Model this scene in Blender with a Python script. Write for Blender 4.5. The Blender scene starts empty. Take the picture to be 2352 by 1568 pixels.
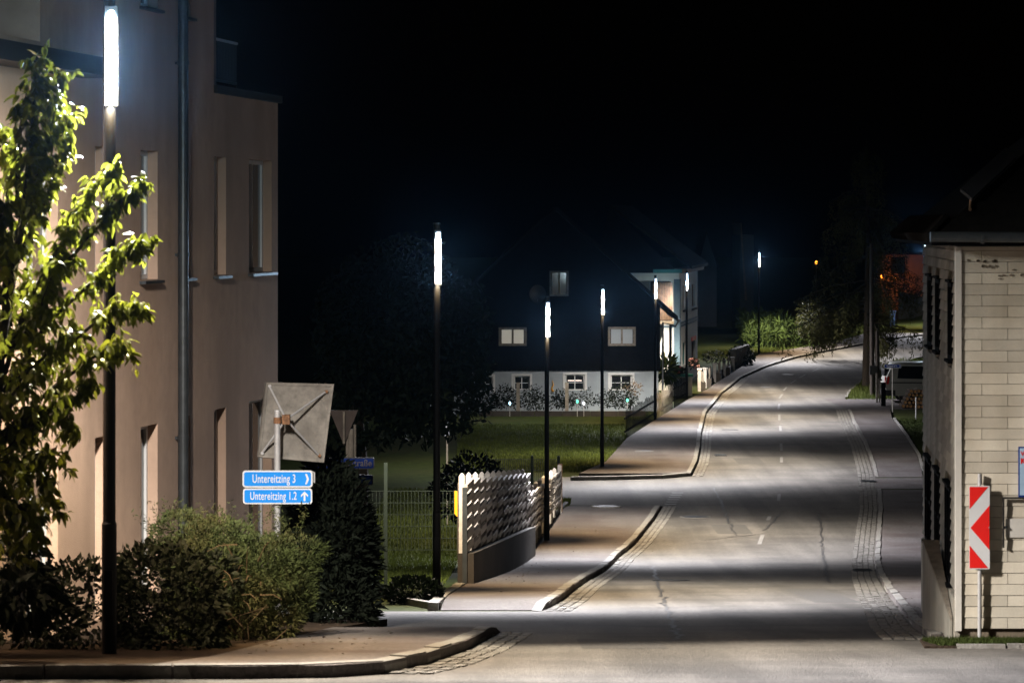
import bpy, math, random
import numpy as np
from mathutils import Vector, Matrix

R = math.radians
random.seed(7)
rng = np.random.default_rng(11)
sc = bpy.context.scene
COL = sc.collection

# ------------------------------------------------------------------ camera
ZC = 8.4                      # eye height above the lowest stretch of road
F, CX, HY = 7056.0, 1176.0, 510.0   # focal length, centre and horizon in picture units (2352 wide)
cam = bpy.data.cameras.new('camera')
cam.lens = 108.0
cam.sensor_width = 36.0
cam.shift_y = -(784.0 - HY) / 2352.0
cam.clip_start, cam.clip_end = 0.5, 2000.0
cam.dof.use_dof = True
cam.dof.focus_distance = 78.0
cam.dof.aperture_fstop = 6.3
co = bpy.data.objects.new('camera', cam)
co.location = (0, 0, ZC)
co.rotation_euler = (R(90), 0, 0)
COL.objects.link(co)
sc.camera = co

# ------------------------------------------------------------------ world: a night sky
w = bpy.data.worlds.new('World')
sc.world = w
w.use_nodes = True
wn = w.node_tree
sky = wn.nodes.new('ShaderNodeTexSky')
sky.sky_type = 'NISHITA'
sky.sun_disc = False
sky.sun_elevation = R(1.0)
sky.sun_rotation = R(200)
bgn = wn.nodes['Background']
wn.links.new(sky.outputs[0], bgn.inputs[0])
bgn.inputs[1].default_value = 0.00012

sc.view_settings.view_transform = 'Standard'
sc.view_settings.look = 'None'
sc.view_settings.exposure = 0.0
sc.view_settings.gamma = 1.0
sc.render.engine = 'CYCLES'
sc.cycles.use_denoising = True
sc.cycles.max_bounces = 6
sc.cycles.diffuse_bounces = 3
sc.cycles.glossy_bounces = 2
sc.cycles.transmission_bounces = 3
sc.cycles.volume_bounces = 0
sc.cycles.sample_clamp_indirect = 4.0
LAMP_POWER = 20500.0
HAZE_DENSITY = 0.00010

# ------------------------------------------------------------------ terrain profile
_KY = np.array([-60., -20., 0., 12., 24., 27., 49.5, 74.5, 100., 126., 146., 176., 200., 240., 320., 600.])
_KH = np.array([-3., 0.2, 1.65, 2.6, 3.57, 3.88, 6.02, 7.81, 8.05, 8.18, 8.30, 7.61, 7.05, 6.6, 5.5, 4.0])
def _pchip(x, y, xs):
    hh = np.diff(x); d = np.diff(y) / hh
    m = np.zeros_like(y); m[0] = d[0]; m[-1] = d[-1]
    for i in range(1, len(x) - 1):
        if d[i-1] * d[i] > 0:
            w1 = 2*hh[i] + hh[i-1]; w2 = hh[i] + 2*hh[i-1]
            m[i] = (w1 + w2) / (w1/d[i-1] + w2/d[i])
    k = np.clip(np.searchsorted(x, xs) - 1, 0, len(x) - 2)
    t = (xs - x[k]) / hh[k]
    return ((1+2*t)*(1-t)**2*y[k] + t*(1-t)**2*hh[k]*m[k] + t*t*(3-2*t)*y[k+1] + t*t*(t-1)*hh[k]*m[k+1])
GY = np.concatenate([np.arange(-30, 10, 4.), np.arange(10, 60, .5), np.arange(60, 240, 1.), np.arange(240, 421, 12.)])
GH = _pchip(_KY, _KH, GY)
def h(Y): return float(np.interp(Y, GY, GH))
def sstep(a, b, x):
    t = min(max((x - a) / (b - a), 0), 1); return t*t*(3 - 2*t)
def bump(X, Y):
    return 3.3 * sstep(25, 33, X - 0.10*(Y-200)) * sstep(203, 222, Y)
def gz(X, Y): return ZC - h(Y) + bump(X, Y)
_yy = HY + F * GH / np.where(np.abs(GY) < 1, 1, GY)
_sel = (GY >= 10) & (GY <= 236)
_iy, _iY = _yy[_sel][::-1], GY[_sel][::-1]
def YG(y): return float(np.interp(y, _iy, _iY))
def G(x, y):                                   # a point of the road plane
    Y = YG(y); return ((x - CX) * Y / F, Y)
def PX(x, Y): return (x - CX) * Y / F
def PZ(y, Y): return ZC - (y - HY) * Y / F
def P(x, y, Y): return Vector((PX(x, Y), Y, PZ(y, Y)))

# ------------------------------------------------------------------ materials
def new_mat(name):
    m = bpy.data.materials.new(name); m.use_nodes = True
    return m, m.node_tree, m.node_tree.nodes['Principled BSDF']
def mat(name, col, rough=.8, var=.25, scale=6., bumpy=0., bscale=40., metal=0., big=None, spec=.5, trans=0., streak=0., per=0., wear=0.):
    """colour with two scales of mottling and a fine relief"""
    m, nt, b = new_mat(name)
    N, L = nt.nodes, nt.links
    tc = N.new('ShaderNodeTexCoord')
    n1 = N.new('ShaderNodeTexNoise'); n1.inputs['Scale'].default_value = scale; n1.inputs['Detail'].default_value = 6; n1.inputs['Roughness'].default_value = .65
    L.new(tc.outputs['Object'], n1.inputs['Vector'])
    rp = N.new('ShaderNodeValToRGB')
    c = Vector(col[:3])
    lo, hi = c * (1 - var), c * (1 + var)
    rp.color_ramp.elements[0].position = .3; rp.color_ramp.elements[1].position = .7
    rp.color_ramp.elements[0].color = (*lo, 1); rp.color_ramp.elements[1].color = (*hi, 1)
    L.new(n1.outputs['Fac'], rp.inputs[0])
    out = rp.outputs[0]
    if big:
        bc, bs, amt = big
        n2 = N.new('ShaderNodeTexNoise'); n2.inputs['Scale'].default_value = bs; n2.inputs['Detail'].default_value = 4
        L.new(tc.outputs['Object'], n2.inputs['Vector'])
        r2 = N.new('ShaderNodeValToRGB'); r2.color_ramp.elements[0].position = .45; r2.color_ramp.elements[1].position = .68
        r2.color_ramp.elements[0].color = (0, 0, 0, 1); r2.color_ramp.elements[1].color = (amt, amt, amt, 1)
        L.new(n2.outputs['Fac'], r2.inputs[0])
        mx = N.new('ShaderNodeMix'); mx.data_type = 'RGBA'
        L.new(r2.outputs[0], mx.inputs[0]); L.new(out, mx.inputs[6]); mx.inputs[7].default_value = (*bc, 1)
        out = mx.outputs[2]
    def darken(sock, fac, amt):
        v = N.new('ShaderNodeMapRange'); v.inputs[1].default_value = .35; v.inputs[2].default_value = .7; v.inputs[3].default_value = 1 - amt; v.inputs[4].default_value = 1 + amt*.35
        L.new(fac, v.inputs[0]); q = N.new('ShaderNodeVectorMath'); q.operation = 'SCALE'; L.new(sock, q.inputs[0]); L.new(v.outputs[0], q.inputs[3]); return q.outputs[0]
    if streak or wear:                               # rain streaks run down, wheel wear runs along the road
        mp = N.new('ShaderNodeMapping'); mp.inputs['Scale'].default_value = (2.2, 2.2, .30) if streak else (1.5, .05, 1)
        L.new(tc.outputs['Object'], mp.inputs[0]); n4 = N.new('ShaderNodeTexNoise'); n4.inputs['Scale'].default_value = 1.; n4.inputs['Detail'].default_value = 5
        L.new(mp.outputs[0], n4.inputs['Vector']); out = darken(out, n4.outputs['Fac'], streak or wear)
    if per:                                          # every board its own tone
        oi = N.new('ShaderNodeObjectInfo'); out = darken(out, oi.outputs['Random'], per)
    L.new(out, b.inputs['Base Color'])
    b.inputs['Roughness'].default_value = rough
    b.inputs['Metallic'].default_value = metal
    b.inputs['Specular IOR Level'].default_value = spec
    if bumpy:
        n3 = N.new('ShaderNodeTexNoise'); n3.inputs['Scale'].default_value = bscale; n3.inputs['Detail'].default_value = 5
        L.new(tc.outputs['Object'], n3.inputs['Vector'])
        bp = N.new('ShaderNodeBump'); bp.inputs['Strength'].default_value = bumpy; bp.inputs['Distance'].default_value = .02
        L.new(n3.outputs['Fac'], bp.inputs['Height']); L.new(bp.outputs[0], b.inputs['Normal'])
    if trans:
        t = N.new('ShaderNodeBsdfTranslucent'); L.new(out, t.inputs[0])
        ms = N.new('ShaderNodeMixShader'); ms.inputs[0].default_value = trans
        o = [n for n in N if n.type == 'OUTPUT_MATERIAL'][0]
        L.new(b.outputs[0], ms.inputs[1]); L.new(t.outputs[0], ms.inputs[2]); L.new(ms.outputs[0], o.inputs[0])
    return m
def emit(name, col, s):
    m, nt, b = new_mat(name)
    b.inputs['Base Color'].default_value = (*col, 1)
    b.inputs['Emission Color'].default_value = (*col, 1); b.inputs['Emission Strength'].default_value = s
    return m
M = {}
M['asphalt'] = mat('asphalt', (.138, .127, .114), .84, .45, 18, 1., 40, big=((.080, .073, .067), .55, .8), spec=.3, wear=.36)
M['asphalt2'] = mat('asphalt_pavement', (.116, .103, .100), .88, .45, 18, 1., 40, big=((.078, .060, .056), .8, .85), spec=.3, wear=.2)
M['kerb'] = mat('granite_kerb', (.185, .178, .165), .8, .3, 14, .6, 40, big=((.16, .14, .12), 2.0, .7))
M['sett'] = mat('granite_sett', (.17, .16, .145), .8, .4, 5, .6, 40)
M['grass_ground'] = mat('lawn', (.032, .045, .011), .95, .5, 3, .9, 25, big=((.05, .05, .018), .25, .6), spec=.1)
M['soil'] = mat('bed_soil', (.035, .025, .018), .98, .5, 8, .9, 30, spec=.1)
M['blade_dark'] = mat('dark_grass_blade', (.03, .042, .010), .8, .5, 1.5, trans=.2, spec=.1)
M['blade'] = mat('grass_blade', (.070, .090, .016), .7, .5, 1.5, trans=.3, spec=.2)
M['paint'] = mat('worn_road_paint', (.20, .195, .19), .8, .3, 30, .3, 80, big=((.15, .145, .14), 5, .95))
M['stucco'] = mat('beige_stucco', (.53, .375, .285), .92, .10, 4, .3, 70, big=((.38, .27, .205), .5, .8), spec=.2, streak=.09)
M['stucco_shadow'] = mat('shaded_stucco', (.16, .14, .135), .92, .1, 6, .2, 80)  # darker copy of the stucco, the terrace's shade put into the colour
M['sheetmetal'] = mat('dark_sheet_metal', (.014, .016, .018), .6, .2, 8, metal=.4)
M['zinc'] = mat('zinc_pipe', (.055, .062, .068), .45, .25, 7, .1, 20, metal=.5)
M['white_frame'] = mat('white_window_frame', (.62, .63, .64), .5, .06, 6)
M['glass'] = mat('dark_glass', (.012, .014, .017), .08, .1, 2, spec=.6)
M['pole'] = mat('anthracite_pole', (.0028, .003, .0034), .5, .2, 10, .05, 60, spec=.18)
M['led_housing'] = mat('led_housing', (.05, .052, .055), .4, .1, 10, metal=.5)
M['led'] = emit('led', (.66, .83, 1.0), 7.)
M['steel'] = mat('galvanised_steel', (.46, .46, .47), .45, .12, 14, .1, 40, metal=.35)
M['rust'] = mat('rusty_steel', (.20, .10, .05), .8, .5, 20, .4, 40, metal=.2)
M['mirror_back'] = mat('weathered_mirror_back', (.20, .185, .165), .85, .35, 9, .35, 40, big=((.09, .08, .07), 2.2, .8))
M['blue'] = mat('blue_sign', (.012, .23, .72), .6, .05, 5, spec=.15)
M['blue_dark'] = mat('dark_blue_sign', (.005, .03, .20), .6, .08, 5, spec=.15)
M['white_print'] = mat('white_print', (.62, .63, .65), .5, .03, 5, spec=.2)
M['red'] = mat('red_sign', (.72, .014, .011), .42, .06, 5)
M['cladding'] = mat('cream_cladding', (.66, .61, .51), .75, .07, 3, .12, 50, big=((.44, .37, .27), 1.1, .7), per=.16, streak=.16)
M['cladding_side'] = mat('side_cladding', (.33, .32, .28), .82, .14, 4, .15, 50, big=((.20, .18, .15), 1.2, .7), per=.22, streak=.3)  # darker, greyer copy of the cladding for the side wall
M['backing'] = mat('dark_backing', (.16, .13, .095), .95, .2, 8)
M['trim'] = mat('white_corner_trim', (.58, .56, .52), .6, .08, 6)
M['roof'] = mat('dark_roof_tile', (.008, .0075, .007), .9, .4, 5, .4, 20, spec=.06)
M['wood_dark'] = mat('dark_wood', (.0045, .0048, .0058), .9, .5, 4, .4, 25, spec=.05)
M['wood_brown'] = mat('brown_wood', (.16, .095, .055), .8, .4, 6, .3, 30)
M['bay_wood'] = mat('bay_wood', (.07, .042, .027), .8, .4, 6, .3, 30)
M['wood_grey'] = mat('grey_wood', (.17, .15, .125), .85, .4, 6, .4, 30)
M['concrete'] = mat('brown_concrete', (.024, .019, .016), .92, .25, 5, .4, 30, big=((.06, .05, .04), .9, .7))
M['lattice'] = mat('white_fence', (.48, .45, .43), .65, .16, 6, .15, 30, per=.28, streak=.2)
M['shade_brown'] = mat('shaded_board', (.055, .042, .036), .85, .25, 8)
M['yellow'] = mat('yellow_marker', (.75, .36, .01), .5, .06, 6)
M['green_wire'] = mat('green_wire', (.015, .025, .018), .5, .2, 8)
M['white_plaster'] = mat('white_plaster', (.31, .35, .39), .9, .08, 3, .4, 40, big=((.21, .24, .27), .5, .8))
M['house_plaster'] = mat('pale_plaster', (.50, .50, .46), .9, .06, 3, .1, 40)
M['beam'] = mat('blue_grey_beam', (.05, .09, .115), .7, .2, 5)
M['teal'] = mat('teal_paint', (.02, .17, .15), .6, .1, 5)
M['curtain'] = emit('curtained_window', (.50, .47, .40), .42)
M['curtain2'] = emit('curtained_window_cool', (.24, .27, .30), .20)
M['tube_light'] = emit('fluorescent_tube', (1., .82, .75), 1.1)
M['gl_blue'] = emit('garden_light_blue', (.45, .8, 1.), 5.)
M['gl_white'] = emit('garden_light_white', (.9, .92, 1.), 4.)
M['gl_green'] = emit('garden_light_green', (.1, .9, .5), 2.5)
M['gl_orange'] = emit('orange_lamp', (1., .32, .03), 6.)
M['flower_pink'] = mat('pink_petals', (.50, .30, .36), .7, .2, 9, trans=.3)
M['flower_white'] = mat('white_petals', (.6, .6, .5), .7, .2, 9, trans=.3)
M['flower_red'] = mat('red_petals', (.5, .02, .03), .7, .2, 9)
M['leaf'] = mat('pear_leaf', (.125, .14, .013), .32, .5, 2.2, trans=.36, spec=.6)
M['juniper'] = mat('juniper', (.030, .042, .013), .8, .6, 4.0, trans=.15, spec=.2, big=((.060, .050, .018), 1.6, .8))
M['dry_twig'] = mat('dry_twig', (.09, .062, .036), .9, .3, 6)
M['hedge_leaf'] = mat('hedge_leaf', (.007, .011, .004), .7, .4, 3, trans=.15, spec=.25)
M['thuja'] = mat('thuja', (.0032, .0055, .0025), .8, .4, 3, spec=.15)
M['tree_dark'] = mat('dark_tree_leaf', (.010, .018, .010), .7, .4, 1, spec=.2, trans=.2)
M['larch'] = mat('larch_needles', (.055, .055, .018), .8, .5, .8, trans=.25, spec=.2)
M['corn'] = mat('maize_leaf', (.06, .09, .02), .7, .4, .8, trans=.35, spec=.2)
M['bark'] = mat('bark', (.035, .026, .019), .95, .4, 12, .7, 20)
M['van'] = mat('silver_paint', (.42, .43, .40), .35, .04, 3, metal=.25)
M['plastic'] = mat('black_plastic', (.02, .02, .02), .6, .2, 8)
M['taillight'] = mat('tail_light', (.45, .02, .015), .25, .1, 8)
M['log'] = mat('log_end', (.30, .17, .075), .85, .45, 3)
M['log_bark'] = mat('log_bark', (.06, .04, .025), .9, .4, 8)
M['iron'] = mat('cast_iron', (.03, .028, .027), .55, .3, 20, .4, 50, metal=.5)
M['poster'] = mat('pale_blue_print', (.36, .52, .68), .5, .15, 3)
M['orange_wall'] = mat('ochre_wall', (.26, .15, .06), .9, .12, 3)
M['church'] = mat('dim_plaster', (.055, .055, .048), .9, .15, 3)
M['solar'] = mat('roof_panel', (.035, .038, .045), .5, .15, 4)
M['bin_blue'] = mat('blue_bin', (.008, .025, .075), .5, .1, 5)

# ------------------------------------------------------------------ mesh helpers
ORG = {}
def tag(o, label=None, cat=None, group=None, kind=None):
    if label: o['label'] = label
    if cat: o['category'] = cat
    if group: o['group'] = group
    if kind: o['kind'] = kind
    return o
def thing(name, loc, label, cat, group=None):
    o = bpy.data.objects.new(name, None); o.empty_display_size = .2
    COL.objects.link(o); o.location = loc
    ORG[o.name] = Vector(loc)
    return tag(o, label, cat, group)
def link(name, me, mt, parent=None, org=(0, 0, 0)):
    if mt is not None: me.materials.append(M[mt] if isinstance(mt, str) else mt)
    o = bpy.data.objects.new(name, me); COL.objects.link(o)
    if parent is not None:
        o.parent = parent; ORG[o.name] = ORG[parent.name]
    else:
        o.location = org; ORG[o.name] = Vector(org)
    return o
class MB:
    def __init__(s): s.v = []; s.f = []
    def poly(s, pts):
        n = len(s.v); s.v += [tuple(p) for p in pts]; s.f.append(tuple(range(n, n + len(pts)))); return s
    def prism(s, a, b):                         # two congruent outlines joined by sides
        n = len(s.v); k = len(a); s.v += [tuple(p) for p in a] + [tuple(p) for p in b]
        s.f.append(tuple(range(n + k - 1, n - 1, -1))); s.f.append(tuple(range(n + k, n + 2*k)))
        for i in range(k):
            j = (i + 1) % k; s.f.append((n + i, n + j, n + k + j, n + k + i))
        return s
    def box(s, x0, x1, y0, y1, z0, z1):
        a = [(x0, y0, z0), (x1, y0, z0), (x1, y1, z0), (x0, y1, z0)]
        return s.prism(a, [(p[0], p[1], z1) for p in a])
    def obox(s, o, u, v, wv, du, dv, dw):       # oriented box, ranges along three axes
        o, u, v, wv = map(Vector, (o, u, v, wv))
        a = [o + u*i + v*j + wv*dw[0] for i, j in ((du[0], dv[0]), (du[1], dv[0]), (du[1], dv[1]), (du[0], dv[1]))]
        return s.prism(a, [p + wv*(dw[1] - dw[0]) for p in a])
    def tube(s, pts, rad, seg=8, caps=True):
        pts = [Vector(p) for p in pts]
        if not isinstance(rad, (list, tuple)): rad = [rad] * len(pts)
        n0 = len(s.v); k = len(pts); prev = None
        for i, p in enumerate(pts):
            d = (pts[min(i+1, k-1)] - pts[max(i-1, 0)])
            d = d.normalized() if d.length > 1e-9 else Vector((0, 0, 1))
            if prev is None:
                prev = d.orthogonal().normalized()
            prev = (prev - d * prev.dot(d)).normalized(); b = d.cross(prev)
            for q in range(seg):
                a = 2*math.pi*q/seg
                s.v.append(tuple(p + (prev*math.cos(a) + b*math.sin(a)) * rad[i]))
        for i in range(k - 1):
            for q in range(seg):
                r_ = (q + 1) % seg
                s.f.append((n0+i*seg+q, n0+i*seg+r_, n0+(i+1)*seg+r_, n0+(i+1)*seg+q))
        if caps:
            s.f.append(tuple(n0 + q for q in range(seg-1, -1, -1))); s.f.append(tuple(n0+(k-1)*seg+q for q in range(seg)))
        return s
    def build(s, name, mt, parent=None, org=None, smooth=False):
        if parent is not None: o = ORG[parent.name]
        elif org is None:
            a = np.array(s.v); o = Vector((float(a[:, 0].mean()), float(a[:, 1].mean()), float(a[:, 2].min())))
        else: o = Vector(org)
        me = bpy.data.meshes.new(name)
        me.from_pydata([(p[0]-o[0], p[1]-o[1], p[2]-o[2]) for p in s.v], [], s.f)
        if smooth: me.shade_smooth()
        me.update()
        return link(name, me, mt, parent, o)
def np_mesh(name, V, Fc, mt, parent=None, org=(0, 0, 0), smooth=False):
    """fast mesh from arrays; Fc is (n, k)"""
    o = ORG[parent.name] if parent is not None else Vector(org)
    V = np.asarray(V, dtype=np.float32) - np.array(o, dtype=np.float32)
    Fc = np.asarray(Fc, dtype=np.int32)
    me = bpy.data.meshes.new(name)
    me.vertices.add(len(V)); me.vertices.foreach_set('co', V.ravel())
    k = Fc.shape[1]
    me.loops.add(Fc.size); me.loops.foreach_set('vertex_index', Fc.ravel())
    me.polygons.add(len(Fc))
    me.polygons.foreach_set('loop_start', np.arange(len(Fc), dtype=np.int32) * k)
    me.polygons.foreach_set('loop_total', np.full(len(Fc), k, dtype=np.int32))
    me.update(calc_edges=True); me.validate()
    if smooth: me.shade_smooth()
    return link(name, me, mt, parent, o)
def unit(a): return a / np.maximum(np.linalg.norm(a, axis=1, keepdims=True), 1e-9)
def leaves(pts, size, aspect=.45, droop=0., up=0., jitter=.35, dirs=None):
    """folded leaf-shaped faces at pts -> verts, faces"""
    n = len(pts)
    d = rng.normal(size=(n, 3)) if dirs is None else dirs + rng.normal(size=(n, 3)) * jitter
    d[:, 2] += up - droop; d = unit(d)
    sde = unit(np.cross(d, rng.normal(size=(n, 3))))
    nr = np.cross(d, sde)
    s = size * (1 + jitter * rng.uniform(-1, 1, size=(n, 1)))
    V = np.empty((n, 4, 3))
    V[:, 0] = pts
    V[:, 1] = pts + d*s*.45 + sde*s*aspect*.5 + nr*s*.10
    V[:, 2] = pts + d*s - np.array([0, 0, 1])*s*.12
    V[:, 3] = pts + d*s*.45 - sde*s*aspect*.5 + nr*s*.10
    i = np.arange(n)[:, None] * 4
    Fc = np.concatenate([i + np.array([[0, 1, 2]]), i + np.array([[0, 2, 3]])])
    return V.reshape(-1, 3), Fc
def blob_points(n, c, r, shell=.55, seed_lumps=14, lump=.28):
    """points in a lumpy ellipsoid, denser toward the outside"""
    d = unit(rng.normal(size=(n, 3)))
    lumps = unit(rng.normal(size=(seed_lumps, 3)))
    amp = 1 + lump * (np.max(d @ lumps.T, axis=1) - .75) * 2
    t = shell + (1 - shell) * rng.uniform(0, 1, n) ** .6
    return np.array(c) + d * (t * amp)[:, None] * np.array(r)
def text(name, body, size, loc, mt, parent, fit=None, bold=0.):
    """raised lettering facing the camera side, as a mesh"""
    cu = bpy.data.curves.new('lettering_outline', 'FONT'); cu.body = body; cu.size = size
    cu.align_x = 'CENTER'; cu.align_y = 'CENTER'; cu.extrude = .0012; cu.offset = bold; cu.space_character = 1.06
    tmp = bpy.data.objects.new('lettering_outline', cu); COL.objects.link(tmp)
    dg = bpy.context.evaluated_depsgraph_get(); me = bpy.data.meshes.new_from_object(tmp.evaluated_get(dg))
    bpy.data.objects.remove(tmp); bpy.data.curves.remove(cu)
    V = np.empty(len(me.vertices)*3); me.vertices.foreach_get('co', V); V = V.reshape(-1, 3)
    k = fit/(V[:, 0].max()-V[:, 0].min()) if fit else 1.
    l = Vector(loc) - ORG[parent.name]
    W = np.stack([V[:, 0]*k + l.x, -V[:, 2] + l.y, V[:, 1] + l.z], axis=1)
    me.vertices.foreach_set('co', W.ravel()); me.update(); me.materials.clear()
    return link(name, me, mt, parent)
def pts_px(l): return [G(x, y) for x, y in l]

# ------------------------------------------------------------------ ground, road, pavements
xs = np.concatenate([np.arange(-150, -30, 12.), np.arange(-30, 60, 2.), np.arange(60, 151, 10.)])
gv = [(x, y, gz(x, y)) for y in GY for x in xs]
nx = len(xs)
gf = [(j*nx+i, j*nx+i+1, (j+1)*nx+i+1, (j+1)*nx+i) for j in range(len(GY)-1) for i in range(nx-1)]
ground = np_mesh('ground', gv, gf, 'grass_ground', smooth=True); tag(ground, 'dark grassy ground around the village road', 'ground', kind='structure')

def strip(name, Lp, Rp, dz, mt, label, cat, skirt=0., kind='structure', xsub=1, ramp=(0, 0)):
    """sheet between two plan outlines given as (X, Y) with rising Y"""
    ly, lx = [p[1] for p in Lp], [p[0] for p in Lp]
    ry, rx = [p[1] for p in Rp], [p[0] for p in Rp]
    y0, y1 = max(ly[0], ry[0]), min(ly[-1], ry[-1])
    ys = sorted(set([y0, y1] + [float(y) for y in GY if y0 < y < y1] + [y for y in ly + ry if y0 < y < y1]))
    m = MB(); rows = []; dz0 = dz
    for y in ys:
        a, b = np.interp(y, ly, lx), np.interp(y, ry, rx)
        k0 = min(1, (y-y0)/ramp[0]) if ramp[0] else 1; k1 = min(1, (y1-y)/ramp[1]) if ramp[1] else 1
        dz = .012 + (dz0-.012)*min(k0, k1)
        rows.append([(a + (b-a)*k/xsub, y, ZC - h(y) + dz + bump(a + (b-a)*k/xsub, y)) for k in range(xsub+1)])
    for r in rows: m.v += r
    k = xsub + 1
    for j in range(len(rows)-1):
        for i in range(xsub): m.f.append((j*k+i, j*k+i+1, (j+1)*k+i+1, (j+1)*k+i))
    if skirt:
        for j in range(len(rows)-1):
            for a, b in ((rows[j][0], rows[j+1][0]), (rows[j+1][-1], rows[j][-1])):
                m.poly([a, b, (b[0], b[1], b[2]-skirt), (a[0], a[1], a[2]-skirt)][::-1])
        for r_ in (rows[0], rows[-1]):
            a, b = r_[0], r_[-1]; m.poly([a, b, (b[0], b[1], b[2]-skirt), (a[0], a[1], a[2]-skirt)])
    return tag(m.build(name, mt, org=(0, 0, 0)), label, cat, kind=kind)

# kerb lines in picture units, near to far
K_near = pts_px([(-500, 1564), (0, 1561), (560, 1560), (760, 1557), (880, 1549), (980, 1527), (1070, 1495), (1150, 1452)])
K_mid = pts_px([(1246, 1404), (1290, 1380), (1350, 1334), (1420, 1280), (1460, 1247), (1500, 1196), (1522, 1162)])
K_far = pts_px([(1586, 1094), (1600, 1066), (1608, 1030), (1611, 995), (1622, 950), (1658, 905), (1702, 870), (1762, 843), (1832, 822), (1905, 807), (1990, 791), (2070, 777), (2150, 768)])
K_right = pts_px([(2139, 1470), (2099, 1441), (2064, 1395), (2038, 1362), (2018, 1327), (2009, 1288), (2012, 1235), (2018, 1169), (2014, 1125)])
K_right2 = pts_px([(2009, 1096), (2003, 1073), (1987, 1024), (1957, 967), (1946, 940)])
K_right3 = pts_px([(1940, 915), (1948, 900), (1975, 877), (2010, 857), (2050, 838), (2110, 822), (2180, 812)])
SS = []   # road outline on the left
yk = [p[1] for p in K_near]
road_L = [(-40, 10)] + [(-40, yk[0]-.01)] + [(p[0]-.02, p[1]) for p in K_near] + [(-30, K_near[-1][1]+.3), (-30, K_mid[0][1]-.25)] \
       + [(p[0]-.02, p[1]) for p in K_mid] + [(.9, K_mid[-1][1]+.35), (.9, K_far[0][1]-.3)] + [(p[0]-.02, p[1]) for p in K_far]
kr = [(p[0]+.02, p[1]) for p in K_right]
drive = G(2014, 1112)[1]
road_R = [(45, 10), (45, kr[0][1]-.35)] + kr + [(p[0]+.02, p[1]) for p in K_right2] + [(p[0]+.02, p[1]) for p in K_right3] + [(60, K_right3[-1][1]+3), (60, 240)]
road_L.append((60, 240))
road = strip('road', road_L, road_R, .006, 'asphalt', 'grey asphalt village road winding up to the bend', 'road')

def edge_curve(l): return l
# pavements (raised)
near_bed = pts_px([(380, 1557), (480, 1535), (600, 1503), (760, 1462), (893, 1438)])
pv_near = strip('pavement', [(PX(330, 24.3), K_near[2][1])] + near_bed[1:] , K_near[2:], .105, 'asphalt2', 'asphalt pavement corner below the hedge', 'pavement', .16, ramp=(0, 1.2))
mid_L = pts_px([(1012, 1402), (1030, 1382), (1075, 1352), (1150, 1312), (1216, 1273), (1250, 1228), (1290, 1180), (1312, 1157)])
pv_mid = strip('pavement', mid_L, [(p[0], p[1]) for p in K_mid], .105, 'asphalt2', 'asphalt pavement beside the white slatted fence', 'pavement', .16, ramp=(1.6, 1.6))
far_L = pts_px([(1310, 1103), (1392, 1066), (1440, 1012), (1510, 966), (1582, 921), (1650, 880), (1722, 834), (1745, 816), (1832, 803), (1922, 788), (1992, 768), (2080, 758)])
pv_far = strip('pavement', far_L, [(p[0], p[1]) for p in K_far], .105, 'asphalt2', 'long asphalt pavement curving past the picket fence', 'pavement', .16)
rt_R = pts_px([(2160, 1470), (2150, 1400), (2140, 1330), (2130, 1180), (2120, 1125)])
pv_r = strip('pavement', K_right, [(p[0]+.25, p[1]) for p in rt_R], .07, 'asphalt2', 'asphalt pavement beside the cream clad house', 'pavement', .14, ramp=(0, 1.5))
rt_R2 = pts_px([(2120, 1098), (2106, 1050), (2076, 1000), (2048, 962), (2044, 940)])
pv_r2 = strip('pavement', K_right2, rt_R2, .07, 'asphalt2', 'asphalt pavement running down from the woodpile driveway', 'pavement', .14, ramp=(1.5, 1.5))
drv = strip('driveway', [(K_right2[-1][0], G(0, 940)[1]), (K_right2[-1][0]-.1, G(0, 916)[1])], [(PX(2600, 130), G(0, 940)[1]), (PX(2600, 140), G(0, 916)[1])], .012, 'asphalt2', 'dark driveway in front of the parked van', 'driveway')
drv2 = strip('driveway', [(G(2012, 1123)[0], G(0, 1123)[1]), (G(2010, 1098)[0], G(0, 1098)[1])], [(PX(2400, 90), G(0, 1123)[1]), (PX(2400, 95), G(0, 1098)[1])], .014, 'asphalt2', 'narrow driveway crossing between two pavements', 'driveway')
bed = strip('bed', [(-30, K_near[1][1]+.2), (-30, near_bed[-1][1])], [(K_near[1][0], K_near[1][1]+.2)] + [(p[0]-.02, p[1]) for p in [K_near[2]] + near_bed[1:]], .09, 'soil', 'dark planting bed under the hedge', 'bed', .12)

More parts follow.
